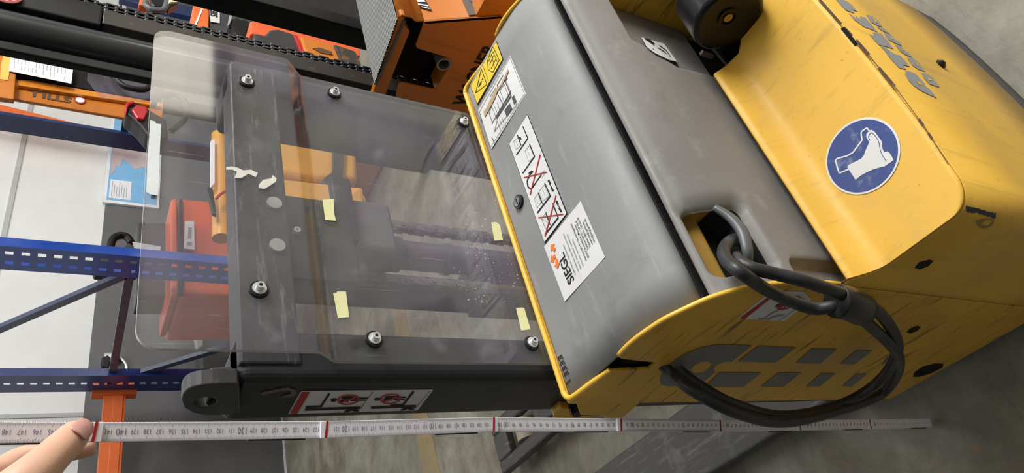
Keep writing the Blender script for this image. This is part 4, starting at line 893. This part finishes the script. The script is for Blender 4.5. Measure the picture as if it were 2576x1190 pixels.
xr = vx(700, 71, 1.06); mb = MB(); mb.box(xr, xr + .05, 1.0, 1.06, .10, 2.4); mb.box(xr + .05, xr + .35, 1.04, 1.09, .10, 2.4); mb.build('mast_channel', BLKPL, NB, bevel=.003)
link_chain(vx(800, 26), 1.03, .75, 1.4, 'lift_chain', .0159, False, NB, .011)
mb = MB(); rc = W(18, -12, y=.985); mb.cyl(rc, (0, -1, 0), .024, .001, 40); s8 = mb.build('ban_sticker', WHITE, NB)
mb = MB(); mb.ring(rc + Vector((0, -.001, 0)), (0, -1, 0), .024, .018, .0006, 40); q_ = Vector((.02, 0, .009)); mb.prism([rc + q_ + Vector((-.002, -.0012, .003)), rc - q_ + Vector((-.002, -.0012, .003)), rc - q_ + Vector((.002, -.0012, -.003)), rc + q_ + Vector((.002, -.0012, -.003))], (0, -.0005, 0)); mb.build('ban_ring', REDS, s8)

# ------------------------------------------------------------------ pallet rack
def slab(mb, pxs, y, d): mb.prism([W(u, v, y=y) for u, v in pxs], (0, d, 0))
RX = 2.45
def upright(par, y0, y1, x, m=BLUE, cols=(.28, .70), name='upright', dp=.05, hw=.013):
    mb = MB(); w = y1 - y0; mb.box(x, x + dp, y0, y0 + .004, 0, 3.2); mb.box(x, x + dp, y1 - .004, y1, 0, 3.2)
    yc_ = [y0]
    for q in cols: yc_ += [y0 + w * q - hw, y0 + w * q + hw]
    yc_.append(y1); zc_ = [0]; z = .4
    while cols and z < 2.6: zc_ += [z, z + .034]; z += .066
    zc_.append(3.2)
    for a in range(len(yc_) - 1):
        if a % 2 == 1:
            for b in range(0, len(zc_) - 1, 2): mb.box(x - .002, x, yc_[a], yc_[a + 1], zc_[b], zc_[b + 1])
        else: mb.box(x - .002, x, yc_[a], yc_[a + 1], 0, 3.2)
    return mb.build(name, m, par)
RK = thing('pallet_rack', (RX, 4.1, 0), 'blue pallet rack frame with slotted uprights and diagonal braces by the grey wall', 'rack')
ya, yb = W(200, 633, x=RX).y, W(200, 690, x=RX).y
upright(RK, ya, yb, RX)
yc, yd = W(200, 945, x=RX).y, W(200, 985, x=RX).y
upright(RK, yc, yd, RX, mat('deep_blue_paint', (.010, .030, .16), .3, coat=.3), (.5,), hw=.016)
def brace(p, q, x, w=.022, par=RK):
    a = W(*p, x=x); b = W(*q, x=x); mb = MB(); d = (b - a).normalized(); n2 = Vector((1, 0, 0)).cross(d).normalized() * w; mb.prism([a + n2, b + n2, b - n2, a - n2], (.03, 0, 0)); mb.build('brace', BLUED, par, bevel=.002)
brace((-60, 858), (330, 690), RX + .02); brace((325, 700), (278, 968), RX + .02); brace((290, 962), (600, 868), RX + .02)
mb = MB(); b0 = W(262, 985, y=yd); b1 = W(318, 985, y=yd)
mb.box(.2, RX + .02, yd + .0, yd + .05, min(b0.z, b1.z), max(b0.z, b1.z)); mb.box(.2, RX + .02, yd - .006, yd + .0, b1.z + .015, b0.z - .055)
ob = mb.build('beam', ORANGE_B, RK, bevel=.004)
mb = MB(); mb.box(RX - .03, RX + .05, yd - .02, yd + .055, b1.z - .06, b0.z + .07); mb.build('beam_end_plate', ORANGE_B, RK, bevel=.003)
R2 = thing('pallet_rack', (3.6, 3.6, 0), 'dark blue rack upright crossing in front of the map, nearer the orange truck', 'rack')
xq = 3.4; y1_, y2_ = W(200, 318, x=xq).y, W(200, 358, x=xq).y
upright(R2, min(y1_, y2_), max(y1_, y2_), xq, mat('navy_paint', (.010, .024, .10), .28, coat=.3), (), dp=.02)
yy = (y1_ + y2_) / 2
for p, q in (((318, 298), (308, 365)), ((322, 362), (400, 325))):
    a = W(*p, x=xq + .03); b = W(*q, x=xq + .03); mb = MB(); d = (b - a).normalized(); n2 = Vector((1, 0, 0)).cross(d).normalized() * .02; mb.prism([a + n2, b + n2, b - n2, a - n2], (.03, 0, 0)); mb.build('brace', BLUED, R2, bevel=.002)
mb = MB(); p0 = [W(u, v, y=4.8) for u, v in ((-40, 252), (-40, 292), (330, 358), (330, 345))]; mb.prism(p0, (0, .05, 0)); o = mb.build('leaning_beam', ORANGE_B, None, bevel=.004); tag(o, 'orange rack beam leaning behind the dark blue upright', 'beam')
# map on the wall
MW = lambda u, v: W(u, v, y=5.03)
Z9 = lambda l: zc(l, 260, 280, 4.577)
mb = MB(); tl = MW(*Z9([(75, 55)])[0]); bl = MW(*Z9([(15, 1045)])[0]); x0m, x1m, z1m = bl.x, tl.x, (tl.z + bl.z) / 2
mb.box(x0m, x1m, 5.03, 5.052, z1m - .42, z1m); MAPO = mb.build('wall_map', PAPER, None); tag(MAPO, 'blue and pink wall map in a white frame above the grey wall base', 'map')
mb = MB(); mb.box(x0m + .03, x1m - .02, 5.0275, 5.03, z1m - .40, z1m - .025); mb.build('map_sea', MAPB, MAPO)
mb = MB(); xm = x1m - x0m
blob = [(.30, .02), (.34, .10), (.42, .12), (.40, .2), (.5, .25), (.46, .38), (.40, .5), (.44, .7), (.38, .98), (.62, .98), (.72, .8), (.80, .6), (.74, .4), (.78, .2), (.72, .1), (.66, .02)]
mb.prism([(x0m + xm * a_, 5.0272, z1m - .025 - .375 * b_) for a_, b_ in blob], (0, -.001, 0)); mb.build('map_land', MAPG, MAPO)
mb = MB(); mb.box(x0m + .05, x0m + .26, 5.0255, 5.027, z1m - .20, z1m - .04); lg = mb.build('map_legend', PAPER, MAPO)
mb = MB()
for k in range(7): mb.box(x0m + .07, x0m + .24 - .03 * (k % 3), 5.0248, 5.0255, z1m - .06 - .018 * k, z1m - .056 - .018 * k)
mb.build('legend_lines', GRYLINE, MAPO)
mb = MB(); 
for k in range(3): mb.box(x0m + .1 + .3 * k, x0m + .16 + .3 * k, 5.0, 5.05, .95, .985)
o = mb.build('wall_hook', BLKPL, None); tag(o, 'row of dark hooks on the grey wall below the map', 'hook rail')

# ------------------------------------------------------------------ orange stacker behind, top left
B1 = thing('stacker_mast', (2.85, 2.65, 0), 'orange stacker with black inner mast and a taped paper sheet, standing behind the black pole', 'pallet truck')
Z0 = lambda l: zc(l, 0, 0, 3.9675)
yB = 2.6
mb = MB(); slab(mb, Z0([(-80, 440), (-80, 990), (140, 985), (1240, 1175), (1620, 1260), (1640, 860), (740, 640)]), yB, .02); mb.build('mast_frame', ORANGE, B1, bevel=.006)
pl_ = W(330, 296, y=yB); pr_ = W(330, 250, y=yB); mb = MB(); mb.box(pl_.x + .13, pl_.x + .22, yB + .022, yB + .06, 0, 2.3); mb.build('mast_column', BLKPL, B1, bevel=.006)
mb = MB(); mb.box(pl_.x + .02, pl_.x + .6, yB + .0, yB + .5, 0, .62); mb.build('chassis', ORANGE, B1, bevel=.02)
mb = MB(); slab(mb, Z0([(150, 770), (170, 560), (740, 640), (1640, 860), (1620, 1010), (940, 900)]), yB - .012, .01); mb.build('mast_opening', VOID, B1)
mb = MB(); slab(mb, Z0([(140, 800), (300, 800), (940, 910), (1600, 1025), (1600, 1060), (1000, 975), (180, 850)]), yB - .02, .02); mb.build('mast_rib', mat('orange_light_paint', (.68, .24, .02), .3, coat=.3), B1, bevel=.003)
mb = MB(); slab(mb, Z0([(-80, 450), (60, 465), (135, 475), (90, 720), (160, 740), (140, 990), (-80, 960)]), yB - .05, .03); mb.build('collar', ORANGE, B1, bevel=.005)
mb = MB(); slab(mb, Z0([(60, 465), (135, 475), (80, 800), (0, 790), (10, 640)]), yB - .053, .002); o = mb.build('yellow_tape', mat('yellow_tape', (.80, .50, .10), .4), B1)
mb = MB(); slab(mb, Z0([(125, 490), (200, 490), (235, 515), (738, 620), (712, 835), (88, 708)]), yB - .056, .001); pp = mb.build('paper_sheet', PAPER, B1)
mb = MB()
for k in range(15):
    u0 = 150 + k * 36; vv = 510 + k * 8.0
    for a_, b_ in ((.06, .30), (.36, .62), (.68, .9)):
        if random.random() < .8: slab(mb, Z0(line_px((u0 - 8 * a_, vv + 190 * a_), (u0 - 12 * b_, vv + 190 * b_), 5)), yB - .0575, .0005)
mb.build('paper_text', GRYLINE, pp)
mb = MB(); p = W(*Z0([(725, 960)])[0], y=yB - .001); text(mb, 'STILL', W(*Z0([(720, 975)])[0], y=yB - .002), Vector((-.0, 0, 1)), Vector((-1, 0, 0)), .055, depth=.001, bold=.03, width=1.35); mb.build('lettering', mat('brown_print', (.10, .05, .03), .5), B1)
mb = MB(); rc = W(201, 252, y=yB - .003); mb.cyl(rc, (0, -1, 0), .024, .002, 28); s9 = mb.build('ban_sticker', PAPER, B1); mb = MB(); mb.ring(rc + Vector((0, -.002, 0)), (0, -1, 0), .024, .018, .001, 28); mb.build('ban_ring', REDS, s9)
clear2 = PLEXI
mb = MB(); slab(mb, Z0([(880, 655), (1040, 680), (1010, 975), (870, 800)]), yB - .20, .004); slab(mb, Z0([(1040, 680), (1640, 790), (1620, 1030), (1010, 975)]), yB - .198, .004); mb.build('clear_screen', clear2, B1)
mb = MB(); mb.tube(cat([W(u, v, y=yB - .25) for u, v in Z0([(1075, 690), (1130, 760), (1200, 835), (1280, 875), (1400, 895), (1470, 880), (1560, 790)])], 6), .014, 12); mb.build('grab_handle', BLKPL, B1, smooth=True)
# red and black tiller head
B2 = thing('tiller_head', W(350, 300, y=2.3), 'black tiller head with red buttons peeking out at the left edge of the clear shield', 'tiller handle')
mb = MB(); slab(mb, [(314, 285), (318, 262), (332, 253), (352, 258), (385, 280), (420, 300), (425, 345), (400, 352), (370, 340), (352, 318), (332, 298)], 2.3, .09); mb.build('housing', BLKPL, B2, bevel=.012, seg=3)
mb = MB(); slab(mb, [(330, 275), (345, 262), (368, 268), (372, 280), (362, 300), (345, 296)], 2.285, .03); slab(mb, [(314, 272), (318, 256), (335, 252), (340, 258), (325, 262), (318, 282)], 2.285, .03); mb.build('button', RED, B2, bevel=.005, seg=2)
mb = MB(); mb.tube(cat([W(u, v, y=2.36) for u, v in ((385, 265), (400, 245), (440, 240), (470, 262), (465, 300), (430, 330))], 5), .013, 10); mb.build('grip', BLKPL, B2, smooth=True)
mb = MB(); slab(mb, [(375, 350), (385, 500), (430, 500), (430, 345)], 2.38, .03); 
# red-orange truck behind the shield
B3 = thing('red_orange_truck', (3.0, 3.7, 0), 'red orange pallet truck with dark green tiller, seen through the clear shield behind the rack', 'pallet truck')
y3 = 3.55
mb = MB(); slab(mb, [(447, 498), (700, 520), (700, 745), (450, 745)], y3, .5); mb.build('hood', ORANGE_R, B3, bevel=.02, seg=3)
mb = MB(); slab(mb, [(430, 502), (445, 496), (449, 740), (430, 745)], y3 - .02, .45); mb.build('hood_ridge', ORANGE_R, B3, bevel=.01, seg=2)
mb = MB(); slab(mb, [(451, 502), (459, 500), (462, 740), (452, 742)], y3 - .022, .02); mb.build('hood_gap', VOID, B3)
mb = MB(); slab(mb, [(465, 556), (488, 556), (490, 628), (462, 625)], y3 - .03, .003); s_ = mb.build('dealer_sticker', WHITE, B3)
mb = MB(); slab(mb, line_px((478, 572), (476, 600), 8), y3 - .032, .001); slab(mb, line_px((470, 612), (482, 613), 8), y3 - .032, .001); mb.build('sticker_print', GRYL, s_)
mb = MB(); slab(mb, [(470, 640), (490, 648), (514, 656), (512, 664), (480, 658)], y3 - .03, .002); mb.build('scrape', TORN, B3)
mb = MB(); slab(mb, [(237, 655), (236, 645), (240, 638), (350, 636), (350, 670), (240, 668)], 3.45, .14); slab(mb, [(296, 640), (322, 608), (332, 612), (345, 636), (352, 660), (310, 655)], 3.46, .12); mb.build('tiller_head', GREEN, B3, bevel=.012, seg=3)
mb = MB(); mb.tube(cat([W(u, v, y=3.5) for u, v in ((276, 632), (282, 605), (298, 593), (318, 596), (330, 612))], 6), .022, 12); mb.build('tiller_grip', BLKPL, B3, smooth=True)
mb = MB(); slab(mb, [(260, 628), (278, 626), (286, 630), (284, 637), (264, 636)], 3.44, .05); slab(mb, ell((318, 650), 8, 8), 3.43, .04); slab(mb, [(237, 640), (244, 633), (256, 636), (240, 642)], 3.44, .05); mb.build('tiller_button', ORANGE_B, B3, bevel=.004)
mb = MB(); slab(mb, [(333, 608), (405, 620), (399, 650), (345, 643)], 3.42, .003); mb.build('paper_note', PAPER, B3)
mb = MB(); slab(mb, [(345, 560), (430, 560), (430, 745), (345, 745)], 3.75, .2); mb.build('cover', mat('dark_cover', (.045, .045, .05), .5), B3, bevel=.01)
# amber machine behind (hydraulic ram and tank)
B4 = thing('amber_lift_machine', (1.9, 2.1, 0), 'amber yellow machine with upright ram and rounded tank, seen through the shield window', 'machine')
mb = MB(); mb.tube([W(552, 340, y=2.3), W(556, 440, y=2.3), W(556, 600, y=2.3)], .034, 20); mb.tube([W(572, 470, y=2.3), W(568, 590, y=2.3)], .03, 16); mb.build('ram', AMBER, B4, auto=True)
mb = MB(); slab(mb, [(531, 352), (540, 350), (540, 460), (531, 470)], 2.25, .02); mb.build('ram_label', PAPER, B4)
mb = MB(); mb.tube(cat([W(u, v, y=2.22) for u, v in ((544, 500), (556, 488), (572, 480), (590, 480))], 5), .006, 8); mb.build('hose', RED, B4, smooth=True)
mb = MB(); slab(mb, [(519, 475), (526, 468), (536, 476), (540, 500), (545, 540), (535, 535)], 2.23, .02); mb.build('chain_lug', BLACK, B4, bevel=.003)
mb = MB(); slab(mb, [(640, 330), (900, 370), (905, 455), (800, 455), (640, 430)], 2.05, .35); mb.build('tank', AMBER, B4, bevel=.04, seg=5)
mb = MB(); slab(mb, [(838, 360), (868, 365), (862, 445), (815, 480), (812, 450), (838, 430)], 2.02, .02); mb.build('tank_strap', DARK, B4, bevel=.004)
mb = MB(); slab(mb, [(640, 440), (905, 470), (925, 500), (905, 560), (860, 560), (640, 540)], 1.95, .3); slab(mb, [(870, 500), (895, 468), (915, 470), (918, 530), (905, 570), (870, 560)], 1.9, .1); mb.build('chassis', AMBER, B4, bevel=.015, seg=3)
p = W(880, 375, y=2.2); mb = MB(); mb.box(p.x - .04, p.x + .04, 2.16, 2.24, 0, p.z); mb.build('frame', BLKPL, B4)
# items in the top gap
B5 = thing('orange_truck', (3.3, 2.6, 0), 'orange truck with black sides and striped label, in the gap above the chain', 'pallet truck')
y5 = 2.35
ZA = lambda l: zc(l, 300, 0, 5.95)
mb = MB(); slab(mb, ZA([(1105, 80), (1340, 130), (1340, 460), (1100, 400)]), y5, .3); mb.build('side_guard', ORANGE_B, B5, bevel=.006)
mb = MB(); slab(mb, ZA(line_px((1130, 390), (1240, 130), 30)), y5 - .004, .003); mb.build('tape_strip', PAPER, B5)
mb = MB(); slab(mb, ZA([(1350, 140), (1700, 220), (1700, 500), (1355, 480)]), y5 + .02, .2); mb.build('mast_column', mat('slate_paint', (.05, .055, .06), .4), B5, bevel=.004)
mb = MB(); slab(mb, ZA([(1352, 148), (1505, 175), (1505, 345), (1368, 325)]), y5 + .012, .002); s_ = mb.build('dealer_sticker', WHITE, B5)
mb = MB(); c_ = W(*ZA([(1478, 262)])[0], y=y5 + .010); text(mb, 'SIEGL', W(*ZA([(1470, 262)])[0], y=y5 + .010), (1, 0, 0), (0, 0, 1), .05, bold=.03); mb.build('sticker_print', BLKS, s_)
mb = MB(); slab(mb, ZA([(1640, 380), (1700, 235), (1960, 300), (1970, 420), (1900, 560), (1700, 520)]), y5 - .05, .15); mb.build('black_hood', BLKPL, B5, bevel=.02, seg=3)
mb = MB(); slab(mb, ZA([(1625, 375), (1650, 225), (1695, 235), (1640, 380)]), y5 - .06, .02); mb.build('grey_trim', GRYLINE, B5)
B6 = thing('orange_pallet_truck', (2.8, 2.0, 0), 'orange and black pallet truck with red band, just above the chain beside the ribbed mat', 'pallet truck')
y6 = 1.95; ZB = lambda l: zc(l, 350, 0, 2.975)
mb = MB(); slab(mb, ZB([(830, 155), (880, 155), (1300, 260), (1650, 330), (1660, 420), (830, 250)]), y6 + .1, .3); mb.build('rear_hood', ORANGE_R, B6, bevel=.01)
mb = MB(); slab(mb, ZB([(940, 260), (980, 215), (1040, 212), (1160, 250), (1260, 420), (1100, 420), (860, 330), (855, 240)]), y6, .2); mb.build('cover', mat('charcoal_plastic', (.035, .035, .04), .35), B6, bevel=.015, seg=3)
mb = MB(); slab(mb, ZB([(1155, 255), (1185, 262), (1250, 405), (1215, 400)]), y6 - .01, .2); mb.build('red_band', RED, B6, bevel=.004)
mb = MB(); slab(mb, ZB([(1205, 265), (1460, 335), (1520, 480), (1250, 420)]), y6 - .02, .25); mb.build('front_hood', ORANGE, B6, bevel=.012, seg=3)
mb = MB(); slab(mb, ZB([(1455, 325), (1620, 380), (1665, 470), (1660, 520), (1510, 480)]), y6, .25); mb.build('bumper', mat('worn_black', (.03, .028, .025), .5, spots=(.35, .14, .03), spot_amt=.7, spot_scale=12), B6, bevel=.01)
mb = MB(); slab(mb, ZB([(1300, 360), (1350, 355), (1440, 385), (1450, 410), (1360, 395)]), y6 - .024, .004); mb.build('scorch_mark', mat('scorch', (.10, .05, .02), .7), B6)
mb = MB(); text(mb, 'STILL', W(*ZB([(975, 470)])[0], y=y6 - .006), (1, 0, 0), (0, 0, 1), .055, bold=.03); mb.build('lettering', PAPER, B6)
B7 = thing('tiller_head', W(400, 20, y=2.2), 'dark tiller head with orange trigger hanging into the gap at the top edge', 'tiller handle')
mb = MB(); mb.tube(cat([W(u, v, y=2.2) for u, v in ZA([(400, 20), (390, 70), (430, 110), (500, 145), (640, 150), (690, 100), (715, 20)])], 6), .013, 12); mb.build('grip', mat('grip_grey', (.10, .11, .12), .3), B7, smooth=True)
mb = MB(); slab(mb, ZA([(430, -40), (720, -40), (900, 20), (800, 80), (730, 130), (690, 60), (640, 100), (520, 100), (470, 50)]), 2.24, .05); mb.build('housing', BLKPL, B7, bevel=.01, seg=2)
mb = MB(); slab(mb, ZA([(310, -20), (440, -20), (470, 40), (420, 90), (350, 80), (290, 70)]), 2.2, .04); mb.build('trigger', ORANGE_B, B7, bevel=.005)
mb = MB(); slab(mb, ZA([(700, -20), (860, 0), (870, 25), (760, 30), (720, 75)]), 2.19, .01); mb.build('tag', mat('pale_yellow', (.8, .8, .5), .5), B7)
mb = MB(); slab(mb, ZA([(0, -60), (1095, 90), (1095, 250), (700, 160), (300, 60), (0, -20)]), 4.2, .06); o = mb.build('rack_beam', mat('navy_paint', (0, 0, 0)), None, bevel=.004); tag(o, 'navy blue rack beam in the gap behind the dark tiller head', 'beam')
mb = MB(); slab(mb, ZA([(18, -20), (48, -20), (42, 140), (15, 135)]), 4.9, .02); o = mb.build('wall_strip', BLACK, None); o.name = 'trim_3'; struct(o)
# small items lower left behind the rack
B8 = thing('water_tap', W(270, 930, y=5.0), 'small chrome pipe fitting with red box on the grey wall behind the rack', 'wall fitting')
mb = MB(); mb.tube(cat([W(u, v, y=5.04) for u, v in ((300, 898), (312, 910), (318, 922), (318, 936))], 4), .010, 8); mb.cyl(W(262, 900, y=5.02), (0, 0, -1), .035, .09, 16); mb.build('pipe', STEEL, B8, auto=True)
mb = MB(); slab(mb, [(234, 944), (242, 937), (282, 934), (284, 946)], 4.96, .1); mb.build('red_box', RED, B8, bevel=.008)
mb = MB(); slab(mb, [(255, 900), (272, 892), (280, 905), (272, 925), (258, 920)], 4.97, .08); mb.build('dark_valve', BLACK, B8, bevel=.008)
B9 = thing('equipment_stack', W(500, 900, y=3.95), 'grey and black equipment stack with red tag behind the lower shield corner', 'equipment')
mb = MB(); slab(mb, [(500, 780), (640, 780), (640, 960), (505, 960)], 4.8, .2); p = W(600, 960, y=4.8); mb.box(p.x - .1, p.x + .2, 4.8, 5.0, 0, p.z + .1); mb.build('grey_body', mat('dim_grey', (.07, .07, .075), .5), B9, bevel=.02)
mb = MB(); slab(mb, [(548, 780), (564, 780), (566, 838), (550, 838)], 4.78, .02); mb.build('red_tag', RED, B9)
mb = MB(); slab(mb, [(490, 750), (508, 740), (512, 870), (495, 880), (483, 810)], 4.75, .05); mb.build('white_sleeve', mat('dull_white', (.38, .38, .35), .6), B9, bevel=.01)
